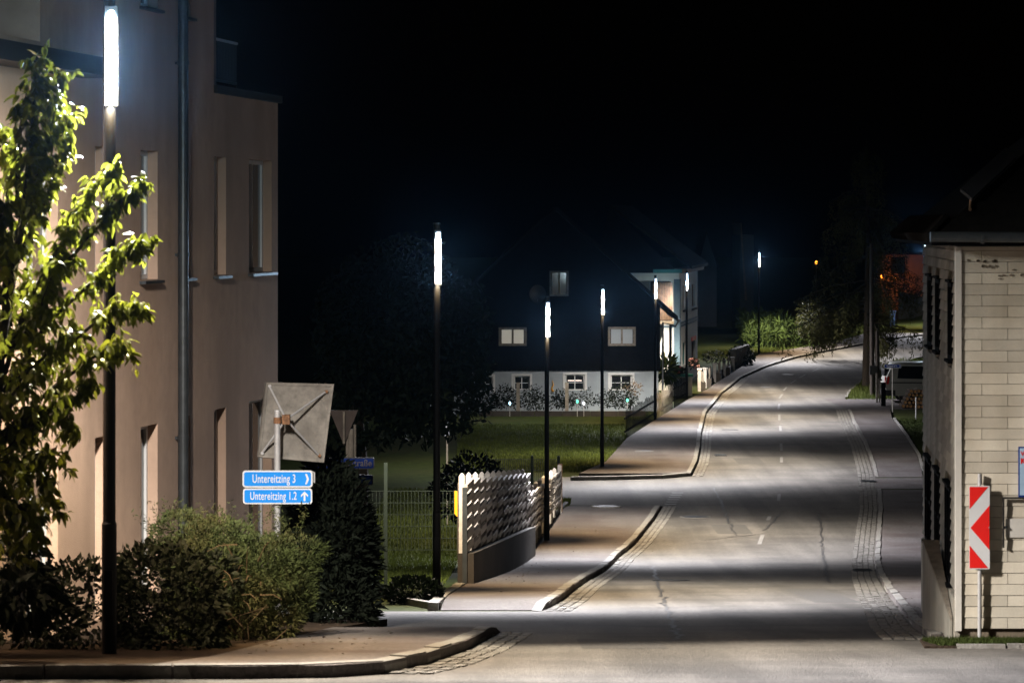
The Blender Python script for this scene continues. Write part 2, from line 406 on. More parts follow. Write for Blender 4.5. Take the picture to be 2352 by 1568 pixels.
def offset_poly(pl, d):
    out = []
    for i, p in enumerate(pl):
        a, b = Vector(pl[max(i-1, 0)]), Vector(pl[min(i+1, len(pl)-1)])
        t = (b - a).normalized(); out.append((p[0] + t.y*d, p[1] - t.x*d))   # to the right of travel
    return out
def resample(pl, step):
    pts = [Vector(p) for p in pl]; out = [pts[0]]; acc = 0
    for a, b in zip(pts, pts[1:]):
        L_ = (b - a).length; t = step - acc
        while t <= L_: out.append(a + (b-a)*(t/L_)); t += step
        acc = (acc + L_) % step
    return out
def kerb(pl, width, hgt0, label, step=1.0, sign=-1, maxY=130, ramp=(0, 0)):
    base = thing('kerb', (pl[0][0], pl[0][1], gz(*pl[0])), label, 'kerb'); base['kind'] = 'structure'
    rs = resample(pl, step)
    far = MB()
    for i, (a, b) in enumerate(zip(rs, rs[1:])):
        t = (b - a).normalized(); n = Vector((t.y, -t.x)) * sign
        gap = .012; a2, b2 = a + t*gap, b - t*gap
        j = random.uniform(-.012, .012); dz = random.uniform(-.008, .008)
        m = MB() if a.y < maxY else far
        def hk(p):
            k0 = min(1, (p.y-pl[0][1])/ramp[0]) if ramp[0] else 1; k1 = min(1, (pl[-1][1]-p.y)/ramp[1]) if ramp[1] else 1
            return .02 + (hgt0-.02)*max(0, min(k0, k1))
        q = [a2 + n*j, b2 + n*j, b2 + n*(width+j), a2 + n*(width+j)]
        lo = [(p.x, p.y, gz(p.x, p.y) - .1) for p in q]; hi = []
        for k, p in enumerate(q):
            hi.append((p.x + (n.x*.012 if k < 2 else 0), p.y + (n.y*.012 if k < 2 else 0), gz(p.x, p.y) + hk(p) + dz - (.008 if k < 2 else 0)))
        m.prism(lo, hi)
        if a.y < maxY: m.build('kerb_stone', 'kerb', base)
    if far.v: tag(far.build('kerb_run', 'kerb', base), kind='stuff')
    return base
kerb([(p[0], p[1]-.0) for p in K_near], .15, .122, 'granite kerb curving round the near pavement corner', ramp=(0, .9))
kerb(K_mid, .15, .125, 'granite kerb of the pavement beside the slatted fence', ramp=(1.2, 1.2))
kerb(pts_px([(1312, 1104), (1480, 1101), (1555, 1098)]) + K_far, .15, .125, 'granite kerb following the long pavement round the bend', step=1.5)
kerb(K_right, .12, .085, 'low granite kerb beside the cream clad house', sign=1)
kerb(K_right2, .12, .085, 'low granite kerb below the woodpile driveway', sign=1, ramp=(1.2, 1.2))
kerb(K_right3, .12, .085, 'low granite kerb along the verge by the wooden pole', sign=1, step=1.5)
kerb([(p[0]-.02, p[1]) for p in mid_L[:4]], .16, .12, 'pale stone edging between small bush and pavement', step=1.3)
kerb(pts_px([(860, 1362), (900, 1382), (960, 1394), (1010, 1402)]), .10, .10, 'thin curved concrete edging in front of small bush', step=1.0, sign=-1)
kerb([(p[0], p[1]) for p in mid_L[5:]], .12, .13, 'short stone edging beside grass tuft and lamp')
kerb([(p[0]+.02, p[1]) for p in rt_R2[:4]], .10, .10, 'thin edging between dark lawn and pavement', sign=1)

def setts(pl, rows, sign, d0, name_label, step=.19):
    """rows of granite setts in the gutter"""
    m = MB()
    for r_ in range(rows):
        line = resample(offset_poly(pl, sign*(d0 + r_*.125)), step)
        for a, b in zip(line, line[1:]):
            t = (b - a).normalized(); n = Vector((t.y, -t.x))
            c = (a + b) / 2 + n*random.uniform(-.01, .01); hl = step*.5 - .016 - random.uniform(0, .012); hw = .048
            q = [c - t*hl - n*hw, c + t*hl - n*hw, c + t*hl + n*hw, c - t*hl + n*hw]
            z = random.uniform(.010, .022)
            m.prism([(p.x, p.y, gz(p.x, p.y) - .03) for p in q], [(p.x, p.y, gz(p.x, p.y) + z) for p in q])
    o = m.build('gutter_setts', 'sett', road); tag(o, kind='stuff'); return o
setts(K_mid, 3, 1, .09, '')
setts(K_near[4:], 3, 1, .09, '')
setts(K_far[:7], 3, 1, .09, '', .26)
setts(K_right, 4, -1, .09, '')
setts(K_right2, 4, -1, .09, '', .24)
setts(pts_px([(2012, 1126), (2008, 1096)]), 4, -1, .09, '')

# faint markings
def dash(pa, pb, wd, nm='marking'):
    a, b = Vector(G(*pa)), Vector(G(*pb)); t = (b - a).normalized(); n = Vector((t.y, -t.x))*wd/2
    m = MB(); k = 4; 
    for i in range(k):
        p, q = a + (b-a)*i/k, a + (b-a)*(i+1)/k
        m.poly([(v.x, v.y, gz(v.x, v.y) + .0115) for v in (p-n, p+n, q+n, q-n)])
    return m.build(nm, 'paint', road)
for pa, pb in (((1836, 868), (1850, 860)), ((1815, 881), (1828, 873)), ((1800, 897), (1807, 889)), ((1790, 915), (1797, 905)), ((1788, 940), (1790, 928)), ((1790, 965), (1790, 952)),
               ((1793, 990), (1792, 978)), ((1795, 1035), (1794, 1018)), ((1795, 1062), (1795, 1050)), ((1788, 1150), (1790, 1135)), ((1764, 1195), (1768, 1186)), ((1744, 1250), (1752, 1228)), ((1866, 853), (1880, 847))):
    dash(pa, pb, .10)
for i in range(6):
    y = 1132 + i*5.2; x = 1541 + (5-i)*3.2
    a, b = G(x-14, y), G(x+12, y)
    m = MB(); dy = .30
    m.poly([(a[0], a[1]-dy/2, gz(*a)+.012), (b[0], b[1]-dy/2, gz(*b)+.012), (b[0], b[1]+dy/2, gz(*b)+.012), (a[0], a[1]+dy/2, gz(*a)+.012)])
    m.build('marking', 'paint', road)

# manhole covers and drains
def manhole(x, y, rad, label, rim='kerb', dz=.006):  # pale default rim puts the metal's glint into the colour
    X, Y = G(x, y); z = ZC - h(Y) + dz; sl = (h(Y+.5) - h(Y-.5))
    t = thing('manhole_cover', (X, Y, z), label, 'manhole cover', 'iron covers in road and pavement')
    m = MB(); n = 28
    c1 = [(X + rad*math.cos(2*math.pi*i/n), Y + rad*math.sin(2*math.pi*i/n)) for i in range(n)]
    c2 = [(X + rad*.88*math.cos(2*math.pi*i/n), Y + rad*.88*math.sin(2*math.pi*i/n)) for i in range(n)]
    Z = lambda p, e: (p[0], p[1], z - sl*(p[1]-Y) + e)
    for i in range(n):
        j = (i+1) % n; m.poly([Z(c1[i], .009), Z(c1[j], .009), Z(c2[j], .009), Z(c2[i], .009)])
        m.poly([Z(c1[j], -.02), Z(c1[j], .009), Z(c1[i], .009), Z(c1[i], -.02)])
    m.build('rim', rim, t)
    MB().poly([Z(p, .005) for p in c2]).build('lid', 'iron', t)
manhole(1541, 1333, .36, 'dark round manhole cover in the dark road band nearest the camera', 'iron')
manhole(1890, 828, .36, 'dark manhole cover near the far bend of the road', 'iron')
manhole(1810, 860, .34, 'manhole cover with glint-pale rim beside the far centre dashes')
manhole(1762, 889, .34, 'manhole cover with glint-pale rim just below another in the far road')
manhole(1677, 987, .34, 'manhole cover in bright road beside the long pavement', 'iron')
manhole(1597, 1187, .42, 'drain cover with glint-pale rim below the small give-way dashes')
manhole(1480, 1042, .34, 'cover with glint-pale rim in the long pavement', dz=.106)
manhole(1392, 1171, .42, 'cover at the top of the pavement by the slatted fence', dz=.106)

# tar seams and gutter drains
M['tar'] = mat('tar_seam', (.035, .033, .032), .6, .3, 20)
def seam(pl, wd=.035):
    m = MB(); P_ = [Vector(G(*q)) for q in pl]
    for a, b in zip(P_, P_[1:]):
        k = max(2, int((b-a).length/.35)); t = (b-a).normalized(); n = Vector((t.y, -t.x)); pr = None
        for i in range(k+1):
            c = a + (b-a)*i/k + n*random.gauss(0, .03); w_ = wd*random.uniform(.4, 1.)
            e = [(v.x, v.y, gz(v.x, v.y)+.0105) for v in (c-n*w_, c+n*w_)]
            if pr: m.poly([pr[0], pr[1], e[1], e[0]])
            pr = e
    m.build('tar_seam', 'tar', road)
for q in ([(1755, 1218), (1795, 1178)], [(1620, 1240), (1760, 1225), (1900, 1228)], [(1500, 1300), (1530, 1390), (1560, 1470)], [(1880, 1180), (1890, 1260), (1905, 1340)], [(1700, 1010), (1790, 1004), (1880, 1010)],
          [(1350, 1440), (1700, 1432), (2000, 1440)], [(1720, 900), (1830, 897)], [(1640, 1120), (1660, 1165), (1690, 1230)]): seam(q)
M['patch'] = mat('asphalt_patch', (.085, .080, .075), .85, .3, 30, .7, 60, spec=.3)
for (x0, x1, y0, y1) in ((1640, 1720, 1205, 1226), (1830, 1930, 1352, 1384), (1690, 1750, 1052, 1066), (1330, 1520, 1468, 1490)):
    a, b = G(x0, y1), G(x1, y0); m = MB(); k = 6
    for i in range(k):
        ya, yb = a[1] + (b[1]-a[1])*i/k, a[1] + (b[1]-a[1])*(i+1)/k
        xa, xb = PX(x0, (a[1]+b[1])/2), PX(x1, (a[1]+b[1])/2)
        m.poly([(xa, ya, gz(xa, ya)+.0085), (xb, ya, gz(xb, ya)+.0085), (xb, yb, gz(xb, yb)+.0085), (xa, yb, gz(xa, yb)+.0085)])
    m.build('repair_patch', 'patch', road)
M['litter'] = mat('dead_leaf', (.045, .028, .016), .9, .5, 4)
lt_ = []
for i in range(420):
    q = random.random()
    if q < .30: x, y, dz = random.gauss(1180, 50), random.gauss(1318, 22), .112
    elif q < .5: x, y, dz = random.uniform(560, 900), random.uniform(1440, 1530), .112
    elif q < .7: x, y, dz = random.uniform(2030, 2110), random.uniform(1370, 1450), .08
    elif q < .85: x, y, dz = random.uniform(1420, 1600), random.uniform(960, 1060), .112
    else: x, y, dz = random.uniform(1300, 1540), random.uniform(1165, 1300), .112
    X, Y = G(x, y); lt_.append((X, Y, gz(X, Y) + dz))
V, Fc = leaves(np.array(lt_), .055, .6, 0, 0.); V[:, 2] = np.repeat(np.array(lt_)[:, 2], 4) + (V[:, 2] - np.repeat(np.array(lt_)[:, 2], 4))*.25 + .006
tag(np_mesh('fallen_leaves', V, Fc, 'litter'), 'scattered dead leaves and grit on the pavements', 'leaves', kind='stuff')
def drain(x, y, wd, label):
    X, Y = G(x, y); t = thing('gutter_drain', (X, Y, gz(X, Y)), label, 'drain', 'iron gutter drains')
    MB().box(X-wd, X+wd, Y-.28, Y+.28, gz(X, Y)-.05, gz(X, Y)+.028).build('frame', 'iron', t)
    for i in range(6):
        y_ = Y - .23 + i*.092; MB().box(X-wd*.85, X+wd*.85, y_-.02, y_+.02, gz(X, Y)+.0285, gz(X, Y)+.036).build('bar', 'zinc', t)
drain(1995, 1106, .24, 'iron drain in the gutter at the narrow driveway crossing')
drain(1982, 1312, .20, 'iron drain in the gutter beside the clad house')
drain(1655, 1046, .20, 'iron drain in the gutter of the long pavement')

# ------------------------------------------------------------------ street lamps
def lamp_nodes(l, rear=.45, x0=-.75, x1=.05, cut=.62, a0=52., a1=63., cx0=-.22, cx1=.02, cy0=.25, cy1=.7):
    l.use_nodes = True; nt = l.node_tree; N, L = nt.nodes, nt.links
    em = N['Emission']
    tc = N.new('ShaderNodeTexCoord'); sp = N.new('ShaderNodeSeparateXYZ'); L.new(tc.outputs['Normal'], sp.inputs[0])
    def math_(op, a, b=None):
        n = N.new('ShaderNodeMath'); n.operation = op
        for i, v in enumerate((a, b)):
            if v is None: continue
            if isinstance(v, (int, float)): n.inputs[i].default_value = v
            else: L.new(v, n.inputs[i])
        return n.outputs[0]
    ang = math_('DIVIDE', math_('ARCCOSINE', math_('MULTIPLY', sp.outputs[2], -1.)), math.pi)
    rp = N.new('ShaderNodeValToRGB'); L.new(ang, rp.inputs[0])
    stops = [(0, .004, (1, .8, .5)), (8, .008, (1, .8, .5)), (14, .07, (1, .74, .42)), (20, .18, (1, .74, .42)), (29, .32, (1, .82, .56)), (40, .58, (1, .93, .80)), (49, .93, (1, .97, .92)), (54, 1., (.98, .97, .96)),
             (60, .68, (.95, .96, 1)), (66, .45, (.94, .95, 1)), (72, .34, (.94, .95, 1)), (79, .17, (.85, .92, 1)), (86, .075, (.60, .82, 1)), (95, .032, (.42, .72, 1)), (114, .008, (.55, .8, 1)), (180, .004, (.6, .8, 1))]
    cr = rp.color_ramp
    while len(cr.elements) < len(stops): cr.elements.new(.5)
    for e, (a, k, c) in zip(cr.elements, stops):
        e.position = a/180.; e.color = (c[0]*k, c[1]*k, c[2]*k, 1)
    mr = N.new('ShaderNodeMapRange'); mr.inputs[1].default_value = x0; mr.inputs[2].default_value = x1; mr.inputs[3].default_value = rear; mr.inputs[4].default_value = 1.
    mr.interpolation_type = 'SMOOTHSTEP'
    L.new(sp.outputs[0], mr.inputs[0])
    my = N.new('ShaderNodeMapRange'); my.inputs[1].default_value = -.5; my.inputs[2].default_value = .6; my.inputs[3].default_value = 1.; my.inputs[4].default_value = .85
    L.new(sp.outputs[1], my.inputs[0])
    def ramp_(v, a, b):
        q = N.new('ShaderNodeMapRange'); q.interpolation_type = 'SMOOTHSTEP'; q.inputs[1].default_value = a; q.inputs[2].default_value = b; L.new(v, q.inputs[0]); return q.outputs[0]
    tint = N.new('ShaderNodeMix'); tint.data_type = 'RGBA'                        # light thrown up the road is warmer than light thrown down it
    L.new(ramp_(sp.outputs[1], -.15, .55), tint.inputs[0]); tint.inputs[6].default_value = (.97, .96, 1., 1); tint.inputs[7].default_value = (1., .91, .78, 1)
    mul = N.new('ShaderNodeMix'); mul.data_type = 'RGBA'; mul.blend_type = 'MULTIPLY'; mul.inputs[0].default_value = 1.
    L.new(rp.outputs[0], mul.inputs[6]); L.new(tint.outputs[2], mul.inputs[7])
    L.new(mul.outputs[2], em.inputs[0]);     along = math_('MULTIPLY', ramp_(sp.outputs[0], cx0, cx1), math_('MULTIPLY', ramp_(ang, a0/180., a1/180.), ramp_(math_('ABSOLUTE', sp.outputs[1]), cy0, cy1)))   # tighter cut-off along the road
    keep = math_('SUBTRACT', 1., math_('MULTIPLY', along, cut))
    L.new(math_('MULTIPLY', keep, math_('MULTIPLY', mr.outputs[0], my.outputs[0])), em.inputs[1])
def street_lamp(x, Y, label, nl, raised=.1, single=False):
    X = PX(x, Y); z0 = gz(X, Y) + raised
    t = thing('street_lamp', (X, Y, z0), label, 'street lamp', 'column lamps along the pavement')
    top = z0 + 5.76; lo = top - .81; r0 = .056
    MB().tube([(X, Y, z0-.1), (X, Y, z0+1.25)], .066, 18).build('pole_base', 'pole', t, smooth=False)
    MB().tube([(X, Y, z0+1.25), (X, Y, z0+1.27), (X, Y, lo), (X, Y, top+.13)], [.066, r0, r0, r0*.95], 18).build('pole', 'pole', t)
    MB().box(X-.035, X+.035, Y-.071, Y-.060, z0+.45, z0+.85).build('access_door', 'pole', t)
    MB().tube([(X, Y, top+.12), (X, Y, top+.15)], [.062, .055], 18).build('cap', 'led_housing', t)
    for k, sg in ((0, -1), (1, 1)):
        dx, dy = .38, .925*sg
        u = Vector((dx, dy, 0)); s_ = Vector((-dy, dx, 0)); o = Vector((X, Y, 0))
        MB().obox(o, s_, u, (0, 0, 1), (-.053, .053), (.045, .066), (lo-.03, top+.03)).build('led_housing', 'led_housing', t)
        n = 17
        mm = MB()
        for i in range(n):
            a, b = lo + .81*(i+.10)/n, lo + .81*(i+.90)/n
            m = MB() if single else mm
            c = (a+b)/2; q = []
            for qn in range(10):
                th = 2*math.pi*qn/10
                q.append(((.031 if single else .045)*math.cos(th), (b-a)*.58*math.sin(th)))
            A = [o + s_*p[0] + u*.064 + Vector((0, 0, c+p[1])) for p in q]; B = [o + s_*p[0]*.8 + u*.078 + Vector((0, 0, c+p[1]*.8)) for p in q]
            m.prism(A, B)
            if single: m.build('led_module', 'led', t)
        if not single: tag(mm.build('led_strip', 'led', t), kind='stuff')
        for i in range(nl):
            l = bpy.data.lights.new('lamp_light', 'POINT'); l.energy = LAMP_POWER / (2*nl); l.shadow_soft_size = .05
            l.color = (1, 1, 1); lamp_nodes(l, *((.62, -.6, .0, .94, 32., 47., .12, .30, .44, .58) if single else (.22, -.75, .05, .80, 53., 68.)))
            lob = bpy.data.objects.new('lamp_light', l); COL.objects.link(lob)
            lob.parent = t; lob.location = (dx*.16, dy*.16, lo - z0 + .81*(i+.5)/nl)
    return t
LAMPS = [(251, 27.0, 'tall lamp column rising through the pear tree beside the beige building', 5, -.02, True),
         (1003, 49.5, 'lit lamp column standing by the wire mesh fence and small bush', 3, .1, False),
         (1256, 74.5, 'lit lamp column in front of the white slatted fence', 3, .1, False),
         (1383, 100., 'lit lamp column at the edge of the mown lawn', 2, .1, False),
         (1505, 126., 'lit lamp column at the corner of the dark timber house', 2, .1, False),
         (1577, 146., 'lit lamp column in front of the pale half-timbered house', 1, .1, False),
         (1743, 176., 'far lit lamp column beside the tall maize', 1, .1, False),
         (2123, 200., 'lamp half hidden behind the eaves of the cream clad house', 1, .0, False)]
for a in LAMPS: street_lamp(*a)

# ------------------------------------------------------------------ generic facade with openings
def facade(name, mt, parent, O, u, n, outline, holes, s_extra=(), reveal_mt=None):
    """vertical wall in the plane through O along u (horizontal unit), facing n. outline: list of (s0,s1,z0,z1) rects, holes: (s0,s1,z0,z1,depth)"""
    O, u, n = Vector(O), Vector(u), Vector(n)
    ss = sorted(set([v for r_ in outline for v in r_[:2]] + [v for hh in holes for v in hh[:2]] + list(s_extra)))
    zs = sorted(set([v for r_ in outline for v in r_[2:4]] + [v for hh in holes for v in hh[2:4]]))
    m = MB(); pt = lambda s, z, d=0.: O + u*s + Vector((0, 0, z)) - n*d
    for a, b in zip(ss, ss[1:]):
        for c, d in zip(zs, zs[1:]):
            ms, mz = (a+b)/2, (c+d)/2
            if not any(r_[0] < ms < r_[1] and r_[2] < mz < r_[3] for r_ in outline): continue
            if any(q[0] < ms < q[1] and q[2] < mz < q[3] for q in holes): continue
            m.poly([pt(a, c), pt(b, c), pt(b, d), pt(a, d)])
    for s0, s1, z0, z1, dp in holes:
        for (a, b), (c, d) in (((s0, z0), (s0, z1)), ((s0, z1), (s1, z1)), ((s1, z1), (s1, z0)), ((s1, z0), (s0, z0))):
            m.poly([pt(a, b), pt(c, d), pt(c, d, dp), pt(a, b, dp)])
        m.poly([pt(s0, z0, dp), pt(s1, z0, dp), pt(s1, z1, dp), pt(s0, z1, dp)])
    return m.build(name, mt, parent)
def window(parent, O, u, n, s0, s1, z0, z1, depth, bar=.06, mull=1, trans=0, frame_mt='white_frame', pane_mt='glass', name='window'):
    """frame set into an opening with panes as sub-parts"""
    O, u, n = Vector(O), Vector(u), Vector(n); Zv = Vector((0, 0, 1)); m = MB()
    dd = (-depth + .004, -depth + .05)
    e = .003
    for a, b, c, d in ((s0+e, s1-e, z0+e, z0+bar), (s0+e, s1-e, z1-bar, z1-e), (s0+e, s0+bar, z0+bar, z1-bar), (s1-bar, s1-e, z0+bar, z1-bar)):
        m.obox(O, u, Zv, n, (a, b), (c, d), dd)
    for i in range(1, mull+1):
        c = s0 + (s1-s0)*i/(mull+1); m.obox(O, u, Zv, n, (c-bar*.4, c+bar*.4), (z0+bar, z1-bar), (dd[0], dd[1]+.006))
    for i in range(1, trans+1):
        c = z0 + (z1-z0)*i/(trans+1); m.obox(O, u, Zv, n, (s0+bar, s1-bar), (c-bar*.25, c+bar*.25), (dd[0], dd[1]-.006))
    fr = m.build(name, frame_mt, parent)
    k = mull + 1; wd = (s1 - s0 - 2*bar)/k
    for i in range(k):
        a = s0 + bar + wd*i + bar*.25; b = a + wd - bar*.5
        MB().obox(O, u, Zv, n, (a, b), (z0+bar*.9, z1-bar*.9), (dd[0]+.006, dd[0]+.018)).build('pane', pane_mt, fr)
    return fr

# ------------------------------------------------------------------ beige apartment building
mslope = .162
un = Vector((-mslope, -1, 0)).normalized()             # along the wall toward the camera
nn = Vector((1, -mslope, 0)).normalized()              # facing the road
YA = 41.5; XA = PX(638, YA)
zg = gz(XA, YA) - 1.0
bA = Vector((XA, YA, 0))
def s_at(x):
    k = (x - CX)/F                                      # X = k*Y
    # XA + un.x*s = k*(YA + un.y*s)
    return (k*YA - XA)/(un.x - k*un.y)
def wy(x): return YA + un.y*s_at(x)
def z_at(x, y): return PZ(y, wy(x))
apt = thing('apartment_building', (XA, YA, zg), 'beige stucco apartment building with recessed windows and dark downpipe', 'building')
s490, sfar = s_at(491), s_at(-420)
zT = z_at(565, 226); zTop = 18.0
zu1, zu0 = z_at(345, 346), z_at(345, 642)              # upper-floor windows
zg1 = z_at(505, 938); zg0 = z_at(505, 1300)
zs2 = z_at(345, 18)
cols = [(-330, -250, 1), (-190, -120, 1), (60, 133, 1), (218, 243, 0), (323, 362, 0), (413, 437, 0), (492, 519, 0), (572, 624, 1)]
holes = []
wins = []
for i, (a, b, mu) in enumerate(cols):
    s0, s1 = sorted((s_at(a), s_at(b)))
    dz = .02 if i % 2 else 0.
    holes.append((s0, s1, zu0, zu1, .17)); wins.append((s0, s1, zu0, zu1, mu))
    holes.append((s0, s1, zg0, zg1, .17)); wins.append((s0, s1, zg0, zg1, mu))
    if b < 480: holes.append((s0, s1, zs2, zs2 + 1.5, .17)); wins.append((s0, s1, zs2, zs2+1.5, mu))
s92 = s_at(92)
zled = z_at(120, 150)
outline = [(0, s490, zg, zT), (s490, sfar, zg, zTop)]
# loggia at the upper left end
holes = [q for q in holes if not (q[0] > s92 - .1 and q[2] > zled)]
wins = [q for q in wins if not (q[0] > s92 - .1 and q[2] > zled)]
holes.append((s92, sfar - .4, zled + .22, zTop - .5, .9))
facade('wall', 'stucco', apt, bA, un, nn, outline, holes)
for s0, s1, z0, z1, mu in wins:
    window(apt, bA, un, nn, s0+.002, s1-.002, z0+.002, z1-.002, .168, .055, mu)
    if z0 > zg0 + .5:
        MB().obox(bA, un, (0, 0, 1), nn, (s0-.05, s1+.05), (z0-.045, z0-.012), (-.16, .075)).build('sill', 'zinc', apt)
# end wall, terrace and upper block return
back = -nn*9
q0, q1 = bA, bA + back
MB().poly([q0 + Vector((0, 0, zg)), q0 + Vector((0, 0, zT)), q1 + Vector((0, 0, zT)), q1 + Vector((0, 0, zg))]).build('end_wall', 'stucco', apt)
r0 = bA + un*s490; r1 = r0 + back
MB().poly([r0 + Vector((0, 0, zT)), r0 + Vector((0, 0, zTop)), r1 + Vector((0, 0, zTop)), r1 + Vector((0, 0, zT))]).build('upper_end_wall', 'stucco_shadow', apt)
MB().obox(bA, un, nn, (0, 0, 1), (-.06, s490-.003), (-9, .05), (zT+.003, zT+.10)).build('terrace_edge', 'sheetmetal', apt)
MB().obox(bA, un, nn, (0, 0, 1), (s490, sfar), (-9, .35), (zTop, zTop+.3)).build('roof', 'sheetmetal', apt)
# terrace door wall and balcony railing
rl = thing('balcony_railing', tuple(bA + un*s_at(540) + Vector((0, 0, zT+.1))), 'thin metal railing on the roof terrace of the beige building', 'railing')
zr = z_at(535, 92)
sa, sb = s_at(562), s_at(503)
MB().obox(bA, un, (0, 0, 1), nn, (sa, sb), (zr-.03, zr), (-.14, -.09)).build('handrail', 'steel', rl)
MB().obox(bA, un, (0, 0, 1), nn, (sa, sb), (zT+.17, zT+.20), (-.13, -.10)).build('bottom_rail', 'zinc', rl)
nb = 17
for i in range(nb+1):
    c = sa + (sb-sa)*i/nb
    MB().obox(bA, un, (0, 0, 1), nn, (c-.008, c+.008), (zT+.1 if i in (0, nb) else zT+.20, zr-.03), (-.125, -.108)).build('baluster', 'sheetmetal', rl)
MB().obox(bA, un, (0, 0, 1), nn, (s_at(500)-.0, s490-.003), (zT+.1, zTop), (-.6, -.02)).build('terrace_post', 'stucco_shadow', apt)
# dark canopy strip over the ground-floor bay
sc0, sc1 = s_at(262), sfar
m = MB()
m.obox(bA, un, (0, 0, 1), nn, (s_at(185), sc1), (zled-.09, zled+.10), (.003, .42)); m.build('canopy', 'sheetmetal', apt)
# downpipe
sp_ = s_at(402); pp = bA + un*sp_ + nn*.10; 
dp_ = MB().tube([pp + Vector((0, 0, zg+.2)), pp + Vector((0, 0, zTop))], .062, 18).build('downpipe', 'zinc', apt)
for zz in (z_at(402, 590), z_at(402, 1010), z_at(402, 150)):
    MB().tube([pp + Vector((0, 0, zz)), pp + Vector((0, 0, zz+.05))], .070, 18).build('pipe_clamp', 'zinc', dp_)
    MB().obox(pp, nn, un, (0, 0, 1), (-.10, -.055), (-.012, .012), (zz+.01, zz+.04)).build('pipe_bracket', 'zinc', dp_)

# ------------------------------------------------------------------ pear tree by the lamp
def in_poly(px, py, poly):
    c = np.zeros(len(px), bool); j = len(poly)-1
    for i in range(len(poly)):
        xi, yi = poly[i]; xj, yj = poly[j]
        hit = ((yi > py) != (yj > py)) & (px < (xj-xi)*(py-yi)/(yj-yi+1e-12)+xi)
        c ^= hit; j = i
    return c
TY = 25.3
tx, tyb = PX(-40, TY), gz(PX(-40, TY), TY) + .05
tree = thing('pear_tree', (tx, TY, tyb), 'leafy young pear tree lit by the lamp beside the beige building', 'tree')
tm = MB()
tm.tube([(tx, TY, tyb-.1), (tx+.05, TY, tyb+1.2), P(0, 800, TY), P(55, 480, TY+.05), P(80, 250, TY), P(84, 122, TY)], [.07, .062, .045, .03, .014, .004], 10)
tm.build('trunk', 'bark', tree)
BR = [[(10, 860), (60, 700), (140, 560), (190, 470), (235, 410), (272, 392)], [(15, 800), (120, 640), (210, 540), (270, 470), (330, 415)], [(10, 900), (110, 740), (220, 640), (300, 570), (322, 560)],
      [(0, 960), (110, 830), (220, 740), (290, 705), (332, 715)], [(0, 1000), (110, 900), (200, 830), (262, 790), (300, 812)], [(-10, 1060), (70, 980), (140, 930), (190, 900), (210, 880)],
      [(-20, 1120), (50, 1060), (110, 1030), (150, 1080)], [(-30, 1180), (20, 1150), (70, 1180), (85, 1250)], [(40, 560), (90, 400), (120, 300), (140, 165)], [(30, 620), (100, 470), (140, 350), (155, 260)],
      [(40, 500), (40, 380), (45, 300), (60, 215)], [(20, 640), (-30, 500), (-60, 380)], [(10, 760), (-60, 640), (-120, 560)], [(0, 900), (-80, 820), (-150, 800)], [(0, 700), (30, 560), (10, 400), (5, 300)],
      [(5, 820), (80, 740), (110, 660), (130, 600)], [(0, 940), (60, 860), (120, 800), (170, 760)], [(-20, 1000), (20, 900), (60, 840), (100, 860)], [(-30, 1100), (0, 1010), (60, 1000), (110, 1100), (125, 1180)],
      [(-40, 1150), (-20, 1080), (20, 1060), (60, 1120)], [(-30, 900), (-10, 780), (30, 700), (60, 640)], [(-40, 1000), (-60, 860), (-90, 760)], [(-40, 1200), (0, 1120), (30, 1190), (40, 1290)], [(-20, 720), (-20, 560), (10, 470)], [(0, 1020), (80, 930), (150, 960), (175, 1010)], [(45, 560), (65, 380), (78, 240), (84, 128)], [(60, 470), (100, 330), (120, 240), (122, 190)]]
LP, LD = [], []
for bi, b in enumerate(BR):
    dep = random.uniform(-.75, .5); n = len(b)
    if bi == 1 or bi == 2: dep = -.3
    pts = [P(x, y, TY + dep*(i/(n-1))) for i, (x, y) in enumerate(b)]
    # smooth
    sm = []
    for i in range(n-1):
        for k in range(4): sm.append(pts[i].lerp(pts[i+1], k/4))
    sm.append(pts[-1])
    MB().tube(sm, [.022*(1-i/len(sm))+.003 for i in range(len(sm))], 6).build('branch', 'bark', tree)
    L_ = sum((a-c).length for a, c in zip(sm, sm[1:]))
    nt_ = int(L_*46)
    for t in range(nt_):
        f = .12 + .88*random.random()
        i = min(int(f*(len(sm)-1)), len(sm)-2); p0 = sm[i].lerp(sm[i+1], f*(len(sm)-1)-i)
        d = Vector((random.gauss(.15, .6), random.gauss(-.1, .6), random.gauss(.25, .45))).normalized()
        ln = random.uniform(.05, .19)
        for k in range(random.randint(4, 7)):
            q = p0 + d*ln*(.25 + .75*k/6) 
            LP.append(q); LD.append(Vector((d.x*.5 + random.gauss(0, .55), d.y*.5 + random.gauss(0, .55), -.55 + random.gauss(0, .35))))
    for k in range(5):
        LP.append(sm[-1]); LD.append(Vector((random.gauss(0, .6), random.gauss(0, .6), random.gauss(0, .5))))
def leaf_mesh(curl, wid):
    """curved pear leaf, 1 m long along +X"""
    V, Fc = [], []
    N_ = 6
    for i in range(N_+1):
        t = i/N_; w_ = wid * math.sin(math.pi*min(t*.93+.05, 1))**.8 * (1 - .25*t)
        z = -curl*t*t; 
        V += [(t, -w_, z + .25*w_ + .03*math.sin(9*t)), (t, 0, z), (t, w_, z + .25*w_ - .03*math.sin(7*t))]
    for i in range(N_):
        for j in range(2):
            a = i*3+j; Fc.append((a, a+1, a+4, a+3))
    me = bpy.data.meshes.new('leaf'); me.from_pydata(V, [], Fc); me.shade_smooth(); me.materials.append(M['leaf']); return me
LM = [leaf_mesh(c, w_) for c, w_ in ((.35, .27), (.55, .24), (.2, .29), (.75, .26))]
